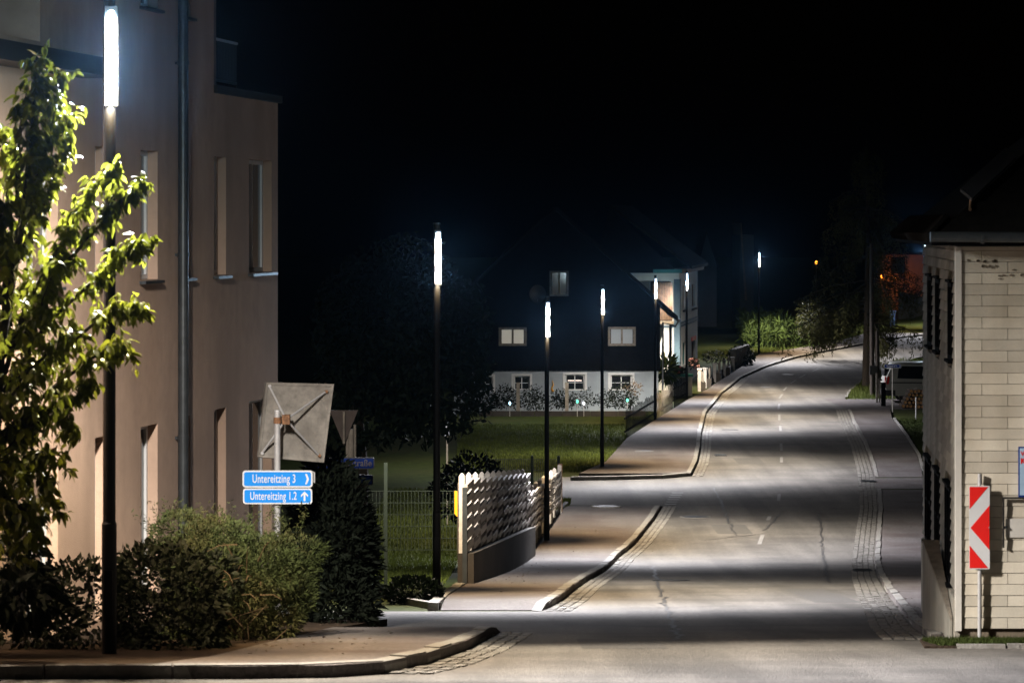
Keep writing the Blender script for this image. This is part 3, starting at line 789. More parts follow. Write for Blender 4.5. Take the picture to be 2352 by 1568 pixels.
def leaf_mat4(p, d, s):
    d = d.normalized(); side = d.cross(Vector((0, 0, 1)) + Vector((random.gauss(0, .45), random.gauss(0, .45), 0)))
    side = side.normalized() if side.length > 1e-6 else Vector((0, 1, 0)); up = side.cross(d)
    return Matrix(((d.x*s, side.x*s, up.x*s, p.x), (d.y*s, side.y*s, up.y*s, p.y), (d.z*s, side.z*s, up.z*s, p.z), (0, 0, 0, 1)))
REG = [(-120, 420), (50, 430), (105, 560), (150, 660), (190, 760), (195, 850), (165, 950), (140, 1080), (90, 1230), (-120, 1290)]
n_add = 0
while n_add < 1500:
    x_, y_ = random.uniform(-120, 230), random.uniform(430, 1290)
    if not in_poly(np.array([x_]), np.array([y_]), REG)[0] or random.random() < max(0, (x_-60)/260): continue
    LP.append(P(x_, y_, TY + random.uniform(-.7, .6))); LD.append(Vector((random.gauss(.1, .6), random.gauss(0, .6), -.7 + random.gauss(0, .35)))); n_add += 1
idx = list(range(len(LP))); random.shuffle(idx)
vis = [i for i in idx if CX + F*LP[i].x/LP[i].y > 10 and LP[i].z > PZ(820, TY)]
solo = set(vis[:300])
bigV, bigF = [], []
VM = [np.array([v.co[:] for v in me.vertices]) for me in LM]; FM = [np.array([p.vertices[:] for p in me.polygons]) for me in LM]
for i in range(len(LP)):
    mt4 = leaf_mat4(LP[i], LD[i], random.uniform(.062, .112)); k = random.randrange(4)
    if i in solo:
        o = bpy.data.objects.new('leaf', LM[k]); COL.objects.link(o); o.parent = tree
        o.matrix_local = Matrix.Translation(-ORG[tree.name]) @ mt4
    else:
        a = np.array(mt4); bigF.append(FM[k] + sum(len(v) for v in bigV) if False else (FM[k], len(bigV))); bigV.append(VM[k] @ a[:3, :3].T + a[:3, 3])
nv = len(VM[0])
if bigV:
    o = np_mesh('crown', np.concatenate(bigV), np.concatenate([f + nv*i for f, i in bigF]), 'leaf', tree, smooth=True); tag(o, kind='stuff')

# ------------------------------------------------------------------ juniper, hedges, bushes
def fuzzy(name, blobs, n, size, aspect, mt, label, cat, group=None, droop=0., up=.3, part='foliage', stems=None, base=None, radial=.8, shell=.6):
    c0 = base or (blobs[0][0][0], blobs[0][0][1], blobs[0][0][2] - blobs[0][1][2])
    t = thing(name, c0, label, cat, group)
    tot = sum(b[1][0]*b[1][2] for b in blobs); VV, FF = [], []; k = 0
    for c, r_ in blobs:
        nb_ = int(n * r_[0]*r_[2]/tot)
        p = blob_points(nb_, c, r_, shell, 26, .55)
        dr = unit((p - np.array(c))/np.array(r_))*radial
        V, Fc = leaves(p, size, aspect, droop, up, dirs=dr, jitter=.45)
        VV.append(V); FF.append(Fc + k); k += len(V)
    np_mesh(part, np.concatenate(VV), np.concatenate(FF), mt, t)
    if stems:
        for s_ in stems: MB().tube(s_, [.006, .004, .002][:len(s_)], 5).build('stem', 'dry_twig', t)
    return t
def B(x, y, Y, rx, ry, rz):                       # blob from picture centre and picture radii (depth radius in metres)
    return (tuple(P(x, y, Y)), (rx*Y/F, ry, rz*Y/F))
JY = 31.0
jst = []
for i in range(14):
    a = P(540 + random.uniform(-60, 90), 1490 + random.uniform(-14, 4), 29.6 + random.random())
    b = a + Vector((random.gauss(0, .12), random.gauss(-.1, .1), .22)); c = b + Vector((random.gauss(0, .2), random.gauss(-.15, .1), .2))
    jst.append([a, b, c])
for i in range(16):
    a = P(530 + random.gauss(0, 35), 1330 + random.gauss(0, 28), 29.35 + random.random()*.2)
    d = Vector((random.gauss(0, .14), random.gauss(-.08, .06), random.gauss(.05, .12)))
    jst.append([a, a + d*.6, a + d + Vector((0, 0, -.05))])
jun = fuzzy('juniper_bush', [B(x_ + random.uniform(-12, 12), y_ + random.uniform(-14, 14), JY + random.uniform(-.35, .6) + (.5 if y_ < 1260 else 0), random.uniform(40, 66), .5, random.uniform(34, 58)) for y_ in (1240, 1280, 1325, 1372, 1425, 1462) for x_ in range(400 if y_ < 1300 else 440, (570 if y_ < 1250 else 680) if y_ < 1400 else 650, 46)],
      40000, .062, .22, 'juniper', 'wide olive green juniper bush with dry brown twigs under the blue signs', 'bush', base=tuple(P(540, 1500, JY)), stems=jst, shell=.72)
# loose sprays standing out of the juniper
spV, spF, k_ = [], [], 0
for i in range(110):
    a = np.array(P(random.uniform(345, 700), random.uniform(1190, 1270), JY + random.uniform(-.5, .9)))
    d = np.array([random.gauss(0, .10), random.gauss(0, .06), random.uniform(.10, .26)])
    pts = a + d*np.linspace(0, 1, 16)[:, None] + rng.normal(size=(16, 3))*.008
    V, Fc = leaves(pts, .045, .25, 0, .3); spV.append(V); spF.append(Fc + k_); k_ += len(V)
np_mesh('sprays', np.concatenate(spV), np.concatenate(spF), 'juniper', jun)
HY_ = 28.6
fuzzy('laurel_hedge', [B(380, 1400, HY_, 105, .7, 125), B(200, 1420, HY_, 120, .8, 110), B(60, 1440, HY_+.2, 110, .8, 110), B(330, 1320, HY_+.4, 70, .6, 55), B(420, 1460, HY_-.2, 80, .6, 60), B(480, 1330, HY_+1.1, 60, .5, 50)],
      9000, .075, .55, 'hedge_leaf', 'dark broad-leaved hedge behind the foot of the tall lamp', 'hedge', base=tuple(P(250, 1520, HY_)), up=.1, shell=.7)
fuzzy('shrub', [B(-20, 1300, 26.6, 90, .5, 100), B(60, 1370, 26.4, 60, .4, 60)], 900, .14, .5, 'hedge_leaf', 'dark drooping shrub at the picture edge under the pear tree', 'shrub', droop=.5, up=0., shell=.4, base=tuple(P(-20, 1500, 26.6)))
fuzzy('thuja_hedge', [B(770, 1300, 37.0, 80, .9, 190), B(745, 1190, 37.2, 62, .8, 130), B(800, 1240, 37.2, 50, .8, 105), B(790, 1390, 36.6, 62, .8, 85)], 12000, .11, .3, 'thuja', 'tall black thuja hedge beside the juniper bush', 'hedge', base=tuple(P(770, 1450, 37.)), shell=.7)
fuzzy('low_bush', [B(950, 1362, 46.2, 55, .35, 30)], 1800, .075, .5, 'hedge_leaf', 'small round bush behind the curved edging by the lamp', 'bush', up=.5, base=tuple(P(950, 1392, 46.2)))
fuzzy('shrub', [B(1085, 1100, 68., 60, .6, 50), B(1060, 1130, 67., 60, .6, 50)], 1500, .12, .5, 'thuja', 'black shrub behind the top of the slatted fence', 'shrub', base=tuple(P(1080, 1240, 68.)))

# big dark tree behind the mesh fence
def dark_tree(x, Yt, ytop, blobs, n, size, mt, label, cat='tree', trunk_r=.2, group=None):
    X = PX(x, Yt); z0 = gz(X, Yt)
    t = thing('leafy_tree', (X, Yt, z0), label, cat, group)
    MB().tube([(X, Yt, z0-.1), (X+.1, Yt, z0+2.), (X, Yt, PZ(ytop, Yt)*.6+z0*.4)], [trunk_r, trunk_r*.8, trunk_r*.4], 10).build('trunk', 'bark', t)
    VV, FF, k = [], [], 0
    tot = sum(b[1][0]*b[1][2] for b in blobs)
    for c, r_ in blobs:
        p = blob_points(int(n*r_[0]*r_[2]/tot), c, r_, .5, 24, .4)
        V, Fc = leaves(p, size, .5, .4, 0.); VV.append(V); FF.append(Fc + k); k += len(V)
    np_mesh('crown', np.concatenate(VV), np.concatenate(FF), mt, t)
    return t
dark_tree(815, 66., 560, [B(960, 800, 66, 150, 1.6, 190), B(1010, 900, 64, 110, 1.2, 95), B(860, 760, 67, 130, 1.5, 160), B(1050, 760, 66, 75, 1., 120), B(930, 640, 67, 100, 1.3, 90), B(840, 930, 65, 120, 1.3, 90), B(1080, 830, 66, 45, .9, 60)],
          11000, .17, 'tree_dark', 'big dark leafy tree behind the lamp and mesh fence', trunk_r=.25)

# ------------------------------------------------------------------ traffic mirror and street name boards
SY = 36.0
sgx = PX(637, SY)
szg = gz(sgx, SY)
post = thing('sign_post', (sgx, SY, szg), 'pale grey steel post carrying the traffic mirror and two blue boards', 'sign post')
MB().tube([(sgx, SY, szg), (sgx, SY, PZ(945, SY))], .036, 16).build('pole', 'steel', post)
MB().tube([(sgx, SY, PZ(945, SY)), (sgx, SY, PZ(941, SY))], [.038, .03], 16).build('cap', 'steel', post)
mir = thing('traffic_mirror', tuple(P(668, 1065, SY+.12)), 'weathered back of a square traffic mirror on cross struts', 'traffic mirror')
mc = [(611, 878), (766, 882), (743, 1062), (592, 1049)]
dep = [SY+.25, SY+.50, SY+.34, SY+.10]
c4 = [P(x, y, d) for (x, y), d in zip(mc, dep)]
nrm = (c4[1]-c4[0]).cross(c4[3]-c4[0]).normalized()
if nrm.y > 0: nrm = -nrm
MB().prism([p for p in c4], [p - nrm*.05 for p in c4]).build('back_plate', 'mirror_back', mir)
ce = sum(c4, Vector())/4
rim = MB()
for i in range(4):
    a, b = c4[i], c4[(i+1) % 4]; k = .055
    a2, b2 = a + (ce-a)*k*1.3, b + (ce-b)*k*1.3
    rim.prism([a + nrm*.002, b + nrm*.002, b2 + nrm*.002, a2 + nrm*.002], [a + nrm*.022, b + nrm*.022, b2 + nrm*.012, a2 + nrm*.012])
rim.build('rim', 'mirror_back', mir)
MB().prism([p - nrm*.051 for p in c4], [p - nrm*.056 for p in c4]).build('mirror_glass', 'glass', mir)
hub = P(657, 963, SY-.02)
for i, (x, y) in enumerate([(617, 895), (748, 893), (727, 1040), (603, 1040)]):
    k = [(0, .06), (1, .12), (2, .10), (3, .06)][i]; tgt = c4[k[0]] + (ce - c4[k[0]])*k[1]*1.7 + nrm*.02
    MB().tube([hub, tgt], .013, 8).build('strut', 'steel', mir)
    MB().tube([tgt - nrm*.0, tgt + nrm*.018], .02, 8).build('bolt', 'rust' if i in (1, 2) else 'steel', mir)
MB().obox(hub, (1, 0, 0), (0, 1, 0), (0, 0, 1), (-.045, .045), (-.04, .10), (-.055, .055)).build('bracket', 'rust', mir)
MB().tube([(sgx, SY, PZ(972, SY)), (sgx, SY, PZ(958, SY))], .045, 14).build('clamp', 'rust', mir)
def round_rect(cx, cz, w_, h_, r_, y, n=5):
    out = []
    for sx, sz, a0 in ((1, 1, 0), (-1, 1, 90), (-1, -1, 180), (1, -1, 270)):
        for i in range(n+1):
            a = R(a0 + 90*i/n); out.append(Vector((cx + sx*(w_/2-r_) + r_*math.cos(a), y, cz + sz*(h_/2-r_) + r_*math.sin(a))))
    return out
def board(x0, x1, y0, y1, Yb, label, blue, txt, tx_, tsize, arrow=None, fit=.62, tmt='white_print', edge='white_print', name='street_name_board'):
    X0, X1, Z0, Z1 = PX(x0, Yb), PX(x1, Yb), PZ(y1, Yb), PZ(y0, Yb)
    cx, cz, w_, h_ = (X0+X1)/2, (Z0+Z1)/2, X1-X0, Z1-Z0
    t = thing(name, (cx, Yb, Z0), label, 'sign')
    t['label'] = label
    MB().prism(round_rect(cx, cz, w_, h_, h_*.18, Yb), round_rect(cx, cz, w_, h_, h_*.18, Yb+.025)).build('border', edge, t)
    k = h_*.09
    MB().prism(round_rect(cx, cz, w_-2*k, h_-2*k, h_*.13, Yb-.0025), round_rect(cx, cz, w_-2*k, h_-2*k, h_*.13, Yb+.001)).build('blue_face', blue, t)
    if txt: text('lettering', txt, h_*tsize, (X0 + w_*tx_, Yb-.0045, cz), tmt, t, fit=w_*fit, bold=h_*.006)
    if arrow == 'right':
        ax = X1 - w_*.085; s = h_*.30; th = h_*.11
        MB().prism([Vector((ax-s*.30, Yb-.005, cz+s)), Vector((ax-s*.30+th, Yb-.005, cz+s)), Vector((ax+s*.35+th*.3, Yb-.005, cz)), Vector((ax-s*.30+th, Yb-.005, cz-s)), Vector((ax-s*.30, Yb-.005, cz-s)), Vector((ax+s*.35-th*.8, Yb-.005, cz))],
                   [Vector((ax-s*.30, Yb-.003, cz+s)), Vector((ax-s*.30+th, Yb-.003, cz+s)), Vector((ax+s*.35+th*.3, Yb-.003, cz)), Vector((ax-s*.30+th, Yb-.003, cz-s)), Vector((ax-s*.30, Yb-.003, cz-s)), Vector((ax+s*.35-th*.8, Yb-.003, cz))]).build('arrow', tmt, t)
    if arrow == 'up':
        ax = X1 - w_*.11; s = h_*.30; th = h_*.055
        m = MB()
        def pr(pl, e): m.prism([Vector((x, Yb-.005-e, z)) for x, z in pl], [Vector((x, Yb-.003-e, z)) for x, z in pl])
        pr([(ax-th, cz-s), (ax+th, cz-s), (ax+th, cz+s*.7), (ax-th, cz+s*.7)], 0)
        pr([(ax, cz+s), (ax, cz+s-th*2.6), (ax-s*.75, cz+s*.05-th*1.1), (ax-s*.75, cz+s*.05+th*1.3)], .001)
        pr([(ax, cz+s), (ax+s*.75, cz+s*.05+th*1.3), (ax+s*.75, cz+s*.05-th*1.1), (ax, cz+s-th*2.6)], .002)
        m.build('arrow', tmt, t)
    return t
b1 = board(557, 718, 1080, 1119, SY-.075, 'upper blue board reading Untereitzing 3 with a right arrow', 'blue', 'Untereitzing 3', .45, .70, 'right', .61)
b2 = board(558, 717, 1121, 1157, SY-.075, 'lower blue board reading Untereitzing 1.2 with an up arrow', 'blue', 'Untereitzing 1.2', .44, .72, 'up', .67)
MB().tube([P(712, 1081, SY-.045), P(722, 1085, SY-.03), P(722, 1108, SY-.03)], .012, 6).build('edge_clip', 'steel', b1)
for bb, yy_ in ((b1, 1100), (b2, 1139)):
    MB().box(sgx-.05, sgx+.05, SY-.048, SY-.036, PZ(yy_+6, SY), PZ(yy_-6, SY)).build('clamp', 'steel', bb)
# second post with boards coloured dark as if unlit and the back of a give-way sign
S2 = 40.0
p2x = PX(806, S2); p2z = gz(p2x, S2)
post2 = thing('sign_post', (p2x, S2, p2z), 'dim sign post behind the mirror and thuja hedge', 'sign post')
MB().tube([(p2x, S2, p2z), (p2x, S2, PZ(985, S2))], .04, 12).build('pole', 'wood_grey', post2)
for dx in (-.05, .05):
    MB().tube([(p2x+dx, S2+.02, PZ(1150, S2)), (p2x+dx, S2+.02, PZ(975, S2))], .018, 8).build('rail', 'wood_grey', post2)
board(700, 860, 1050, 1077, S2-.07, 'darkened blue board ending in tplatzstraße beside the mirror', 'blue_dark', 'Sportplatzstraße', .56, .78, fit=.80, tmt='wood_grey', edge='solar')  # lettering and edge given dark colours so the board looks unlit
board(705, 857, 1090, 1114, S2-.07, 'plain darkened blue board below the street name by the hedge', 'blue_dark', '', .5, .6, edge='solar')
gw = thing('give_way_sign', tuple(P(790, 1020, S2-.05)), 'grey back of a triangular give-way sign beside the mirror', 'sign')
tri = [P(757, 942, S2-.05), P(822, 942, S2-.05), P(790, 1022, S2-.05)]
MB().prism(tri, [p + Vector((0, .02, 0)) for p in tri]).build('plate', 'shade_brown', gw)
MB().tube([P(790, 945, S2-.08), P(790, 1018, S2-.08)], .016, 8).build('bracket', 'wood_grey', gw)

# ------------------------------------------------------------------ wire mesh fence, yellow marker
FY = 53.0
fz = lambda x: gz(PX(x, FY), FY)
mf = thing('mesh_fence', (PX(950, FY), FY, fz(950)), 'dark wire mesh garden fence in front of the lit lawn', 'fence')
for x, yt in ((886, 1062), (1062, 1124)):
    MB().box(PX(x, FY)-.03, PX(x, FY)+.03, FY-.03, FY+.03, fz(x)-.2, PZ(yt, FY)).build('post', 'zinc' if x > 1000 else 'green_wire', mf)
wires = MB()
X0, X1 = PX(848, FY), PX(1058, FY); zt, zb = PZ(1127, FY), PZ(1262, FY)
nw = int((X1-X0)/.06)
for i in range(nw+1):
    x = X0 + (X1-X0)*i/nw; wires.box(x-.0035, x+.0035, FY-.004, FY+.004, zb, zt)
o = wires.build('mesh_wires', 'green_wire', mf); tag(o, kind='stuff')
for i in range(6):
    z = zb + (zt-zb)*i/5; MB().box(X0, X1, FY-.012, FY-.004, z-.005, z+.005).build('wire_rail', 'green_wire', mf)
ym = MB(); a = [(1044, 1127), (1052, 1127), (1052, 1188), (1044, 1179)]
ym.prism([P(x, y, FY-.05) for x, y in a], [P(x, y, FY-.03) for x, y in a])
tag(ym.build('marker_strip', 'yellow'), 'yellow pointed marker strip hanging on the mesh fence', 'marker')
# ------------------------------------------------------------------ retaining wall and white slatted fence
A0 = Vector((PX(1067, 52.6), 52.6)); A1 = Vector((PX(1214, 69.5), 69.5)); A2 = Vector((PX(1285, 82.5), 82.5))
d1 = (A1 - A0); L1_ = d1.length; u1 = Vector((d1.x, d1.y, 0)).normalized(); n1 = Vector((u1.y, -u1.x, 0))
zb0, zb1 = PZ(1266, 52.6), PZ(1206, 69.5)
zt0, zt1 = PZ(1098, 52.6), PZ(1085, 69.5)
o1 = Vector((A0.x, A0.y, 0))
m = MB()
a = [o1 + n1*.16, o1 + u1*L1_ + n1*.16, o1 + u1*L1_ - n1*.12, o1 - n1*.12]
zz = [zb0, zb1, zb1, zb0]; zl = [gz(p.x, p.y)-.3 for p in a]
m.prism([Vector((p.x, p.y, b_)) for p, b_ in zip(a, zl)], [Vector((p.x, p.y, b_-.03)) for p, b_ in zip(a, zz)])
tag(m.build('retaining_wall', 'concrete'), 'low brown concrete retaining wall under the white fence', 'wall', kind='thing')
def board_fence(o, u, n, L_, NC, zb, zt, label, rows=6, hide0=0):
    """stepped panels of level white boards on posts; the boards hang on the road side of the posts"""
    t = thing('board_fence', (o.x, o.y, zb[0]), label, 'fence')
    cw = L_/NC
    for i in range(NC):
        s0 = cw*i; f = (i+.5)/NC; zb_, zt_ = zb[0] + (zb[1]-zb[0])*f, zt[0] + (zt[1]-zt[0])*f
        MB().obox(o, u, n, (0, 0, 1), (s0+.01, s0+.11), (-.10, -.002), (zb_-.35, zt_+.09)).build('post', 'lattice', t)
        c = [o + u*(s0+.01+.10*a_) + n*(-.10+.098*b_) + Vector((0, 0, zt_+.0905)) for a_, b_ in ((0, 0), (1, 0), (1, 1), (0, 1))]
        MB().prism(c, [p + (sum(c, Vector())/4 - p)*.8 + Vector((0, 0, .05)) for p in c]).build('post_cap', 'lattice', t)
        MB().obox(o, u, (0, 0, 1), n, (s0+.02, s0+cw), (zb_, zt_-.04), (-.125, -.104)).build('shade_sheet', 'shade_brown', t)  # added dark sheet that paints shade into the gaps between slats
        ph = (zt_-zb_)/rows
        for r_ in range(rows):
            z = zb_ + ph*r_
            e = random.uniform(-.006, .006)
            MB().obox(o, u, (0, 0, 1), n, (s0+.015, s0+cw-.03), (z+.03, z+ph*.72), (e, .050+e)).build('slat', 'lattice', t)
    return t
lf = board_fence(o1, u1, n1, L1_, 12, (zb0, zb1), (zt0, zt1), 'white slatted fence of stepped panels on the retaining wall')
MB().obox(o1, u1, n1, (0, 0, 1), (-.10, -.02), (-.03, .05), (gz(A0.x, A0.y)-.1, zt0-.15)).build('end_post', 'zinc', lf)
d2 = A2 - A1; L2_ = d2.length; u2 = Vector((d2.x, d2.y, 0)).normalized(); n2 = Vector((u2.y, -u2.x, 0)); o2 = Vector((A1.x, A1.y, 0)) + u2*.15
zc0, zc1 = PZ(1232, 69.5), PZ(1155, 82.5); ze0, ze1 = PZ(1132, 69.5), PZ(1078, 82.5)
lf2 = board_fence(o2, u2, n2, L2_-.15, 8, (zc0, zc1), (ze0, ze1), 'white slatted fence of stepped panels behind the lamp, standing on grass')
for q, mt_ in ((A2, 'lattice'), (A2 + (d2.normalized()*.5), 'wood_brown')):
    MB().box(q.x-.05, q.x+.05, q.y-.05, q.y+.05, gz(q.x, q.y)-.1, ze1+.12).build('end_post', mt_, lf2)
# dark net fence beyond
NYf = 86.0
nf = thing('net_fence', (PX(1180, NYf), NYf, gz(0, NYf)), 'grey garden net fence behind the slatted fence', 'fence')
for x in (1118, 1222, 1283):
    MB().tube([(PX(x, NYf), NYf, gz(0, NYf)-.1), (PX(x, NYf), NYf, PZ(1046, NYf))], .04, 8).build('post', 'green_wire', nf)
nm = MB(); X0, X1 = PX(1120, NYf), PX(1280, NYf)
for i in range(34):
    x = X0 + (X1-X0)*i/33; nm.box(x-.006, x+.006, NYf-.004, NYf+.004, gz(0, NYf)+.1, PZ(1054, NYf))
tag(nm.build('net_wires', 'zinc', nf), kind='stuff')
for i in range(5):
    z = gz(0, NYf)+.1 + (PZ(1054, NYf) - gz(0, NYf)-.1)*i/4; MB().box(X0, X1, NYf-.012, NYf-.005, z-.006, z+.006).build('net_rail', 'zinc', nf)
# small white plate on a stake by the lawn
pl = thing('garden_plate', (PX(1027, 80.), 80., gz(PX(1027, 80.), 80.)), 'small pale plate on a stake at the edge of the dark lawn', 'plate')
MB().box(PX(1021, 80.), PX(1032, 80.), 79.98, 80.0, PZ(1000, 80.), PZ(966, 80.)).build('plate', 'white_plaster', pl)
MB().box(PX(1025, 80.), PX(1029, 80.), 80.0, 80.04, gz(PX(1027, 80.), 80.)-.1, PZ(1000, 80.)).build('stake', 'wood_grey', pl)

# ------------------------------------------------------------------ dark timber house with white base storey
HYb = 134.0
ho = Vector((PX(1512, HYb), HYb, 0)); hu = Vector((-1, 0, 0)); hn = Vector((0, -1, 0))
hx = lambda x: ho.x - PX(x, HYb)
hz = lambda y: PZ(y, HYb)
hg = gz(0, HYb) - .4
th = thing('timber_house', (PX(1300, HYb), HYb, hg), 'dark timber house over a white plastered ground floor with small windows', 'house')
gw_ = [(1402, 1452, 861, 897), (1298, 1343, 860, 897), (1180, 1217, 863, 896), (1097, 1132, 864, 900)]
gh = [(hx(b), hx(a), hz(d), hz(c), .14) for a, b, c, d in gw_]
gh = [(min(q[0], q[1]), max(q[0], q[1]), q[2], q[3], q[4]) for q in gh]
facade('base_wall', 'white_plaster', th, ho, hu, hn, [(0, hx(1040), hg, hz(851))], gh)
for k, q in enumerate(gh):
    fr = window(th, ho, hu, hn, q[0]+.01, q[1]-.01, q[2]+.01, q[3]-.01, .138, .05, 1, 1, pane_mt='glass')
    m = MB()
    for a, b, c, d in ((q[0]-.10, q[1]+.10, q[3], q[3]+.09), (q[0]-.10, q[0], q[2], q[3]), (q[1], q[1]+.10, q[2], q[3])):
        m.obox(ho, hu, (0, 0, 1), hn, (a, b), (c, d), (.002, .03))
    m.build('window_surround', 'white_frame', fr)
    if k == 1:
        MB().obox(ho, hu, (0, 0, 1), hn, (q[0]+.12, q[1]-.12), (q[2]+.42, q[2]+.46), (-.116, -.106)).build('interior_light', 'tube_light', fr)
# timber storey: vertical boards under a gable
ridge = hz(486); eaveR = hz(700)
zj = hz(850)
xl, xr = PX(1040, HYb), PX(1516, HYb); xm = (xl+xr)/2
def roofz(X): return ridge - (ridge-eaveR)*abs(X-xm)/((xr-xl)/2)
up_holes = [(1145, 1210, 751, 794), (1396, 1460, 750, 794), (1262, 1306, 622, 680)]
core = MB()
core.prism([Vector((xl, HYb-.06, zj)), Vector((xr, HYb-.06, zj)), Vector((xr, HYb-.06, roofz(xr))), Vector((xm, HYb-.06, ridge)), Vector((xl, HYb-.06, roofz(xl)))],
           [Vector((xl, HYb+9, zj)), Vector((xr, HYb+9, zj)), Vector((xr, HYb+9, roofz(xr))), Vector((xm, HYb+9, ridge)), Vector((xl, HYb+9, roofz(xl)))])
core.build('timber_body', 'wood_dark', th)
MB().box(PX(1040, HYb), PX(1511, HYb), HYb+.2, HYb+8.9, hg, zj-.01).build('rear_base', 'white_plaster', th)
nbd = 42
for i in range(nbd):
    a = xl + (xr-xl)*i/nbd; b = xl + (xr-xl)*(i+1)/nbd
    MB().prism([Vector((a+.012, HYb-.085, zj-.02)), Vector((b-.012, HYb-.085, zj-.02)), Vector((b-.012, HYb-.085, roofz(b-.012))), Vector((a+.012, HYb-.085, roofz(a+.012)))],
               [Vector((a+.012, HYb-.062, zj-.02)), Vector((b-.012, HYb-.062, zj-.02)), Vector((b-.012, HYb-.062, roofz(b-.012))), Vector((a+.012, HYb-.062, roofz(a+.012)))]).build('plank', 'wood_dark', th)
ho2 = Vector((ho.x, HYb-.085, 0))
for k, (a, b, c, d) in enumerate(up_holes):
    s0, s1 = sorted((hx(a), hx(b))); fm = 'white_frame' if k < 2 else 'wood_grey'
    m = MB()
    if k < 2:
        fr = window(th, ho2, hu, hn, s0, s1, hz(d), hz(c), -.035, .11, 1, 0, frame_mt='wood_grey' if k == 0 else 'wood_grey', pane_mt='curtain' if k == 0 else 'curtain2')
    else:
        fr = window(th, ho2, hu, hn, s0, s1, hz(d), hz(c), -.035, .09, 1, 0, frame_mt='wood_grey', pane_mt='glass')
for sgn in (-1, 1):
    xe = xm + sgn*((xr-xl)/2 + .75); ze = roofz(xe)
    a = [Vector((xm, HYb-.7, ridge+.02)), Vector((xe, HYb-.7, ze+.02)), Vector((xe, HYb-.7, ze+.20)), Vector((xm, HYb-.7, ridge+.22))]
    MB().prism(a, [p + Vector((0, 9.9, 0)) for p in a]).build('roof', 'roof', th)
MB().tube([Vector((xr+.8, HYb-.7, roofz(xr+.75)+.02)), Vector((xr+.8, HYb+9, roofz(xr+.75)+.02))], .07, 8).build('gutter', 'zinc', th)
gy = [Vector((xr+.78, HYb-.5, roofz(xr+.75)-.02)), Vector((xr+.65, HYb-.45, roofz(xr+.75)-.25)), Vector((xr+.12, HYb-.2, roofz(xr)-.75)), Vector((xr+.1, HYb-.2, hg+.4))]
MB().tube(gy, .045, 8).build('downpipe', 'zinc', th)
dish = thing('satellite_dish', tuple(P(1235, 675, HYb-.45)), 'dim round satellite dish on the dark timber gable', 'satellite dish')
m = MB(); c = P(1235, 675, HYb-.45); prev = None; rings = 5; seg = 24
for i in range(rings+1):
    rr = .40*i/rings; dy = .12*(1 - (i/rings)**2)
    for q in range(seg):
        a_ = 2*math.pi*q/seg; m.v.append((c.x + rr*.9*math.cos(a_), c.y + dy, c.z + rr*math.sin(a_)))
for i in range(rings):
    for q in range(seg):
        r_ = (q+1) % seg; m.f.append((i*seg+q, i*seg+r_, (i+1)*seg+r_, (i+1)*seg+q))
m.build('bowl', 'solar', dish, smooth=True)
MB().tube([c + Vector((0, .1, 0)), Vector((c.x, HYb-.07, c.z-.05))], .03, 8).build('arm', 'zinc', dish)
MB().tube([c + Vector((0, .1, -.36)), c + Vector((0, -.28, -.2))], .012, 6).build('feed_arm', 'zinc', dish)
# garden in front of it
gwl = thing('garden_wall', (PX(1300, 130.), 130., gz(0, 130.)), 'low pale edging wall along the flower bed of the timber house', 'wall'); gwl['kind'] = 'thing'
for i in range(12):
    a = PX(1100 + i*32, 130.); b = PX(1100 + (i+1)*32 - 1, 130.)
    MB().box(a, b, 129.9, 130.1, gz(0, 130.)-.1, gz(0, 130.)+.22+random.uniform(-.01, .01)).build('block', 'concrete', gwl)
def gshrub(x, y, rx, rz, n, label, mt='hedge_leaf', Yb=131.4, size=.10):
    fuzzy('garden_shrub', [B(x, y, Yb, rx*.8, .35, rz*.9), B(x-rx*.4, y+rz*.3, Yb, rx*.7, .3, rz*.7), B(x+rx*.5, y+rz*.4, Yb, rx*.6, .3, rz*.6)], int(n*2.6), size, .5, mt, label, 'shrub', 'shrubs in the bed of the timber house', base=tuple(P(x, y+rz, Yb)), shell=.25, up=.2)
gshrub(1165, 908, 30, 28, 320, 'dark shrub left of the fence stake below the second base window')
gshrub(1225, 912, 28, 27, 320, 'dark shrub right of the second base window')
gshrub(1120, 918, 25, 22, 260, 'dark shrub below the base window nearest the big tree')
gshrub(1290, 915, 30, 22, 300, 'dark low shrub below the lit base window')
gshrub(1345, 912, 30, 22, 130, 'thin airy shrub between lit base window and lamp')
gshrub(1430, 905, 32, 30, 330, 'tall straggly shrub in front of the base window by the lamp')
gshrub(1455, 890, 20, 18, 70, 'loose branching top of a bush beside the last base window', 'dry_twig')
gshrub(1395, 915, 22, 20, 110, 'sparse shrub just right of the lamp on the lawn')
for x, lab in ((1190, 'grey wooden stake among dark shrubs by the second base window'), (1302, 'grey wooden stake in front of the lit base window')):
    MB_ = MB().box(PX(x-4, 130.6), PX(x+4, 130.6), 130.55, 130.65, gz(0, 130.6)-.1, PZ(878, 130.6)); tag(MB_.build('fence_stake', 'wood_grey'), lab, 'stake', 'garden stakes')
for x, y, mt_, lab in ((1171, 926, 'gl_blue', 'small blue garden light among the dark shrubs'), (1326, 922, 'gl_green', 'small green garden light below the lit base window'), (1341, 926, 'gl_white', 'bright white garden light beside a green one'), (1441, 919, 'gl_green', 'green garden light near the picket fence')):
    t = thing('garden_light', (PX(x, 129.7), 129.7, gz(0, 129.7)), lab, 'garden light', 'solar garden lights')
    MB().tube([(PX(x, 129.7), 129.7, gz(0, 129.7)-.05), (PX(x, 129.7), 129.7, PZ(y+3, 129.7))], .012, 6).build('stake', 'steel', t)
    c = P(x, y, 129.7); m = MB(); m.tube([c + Vector((0, 0, -.06)), c + Vector((0, 0, -.02)), c + Vector((0, 0, .04)), c + Vector((0, 0, .07))], [.02, .046, .042, .015], 10); m.build('lantern', mt_, t, smooth=True)
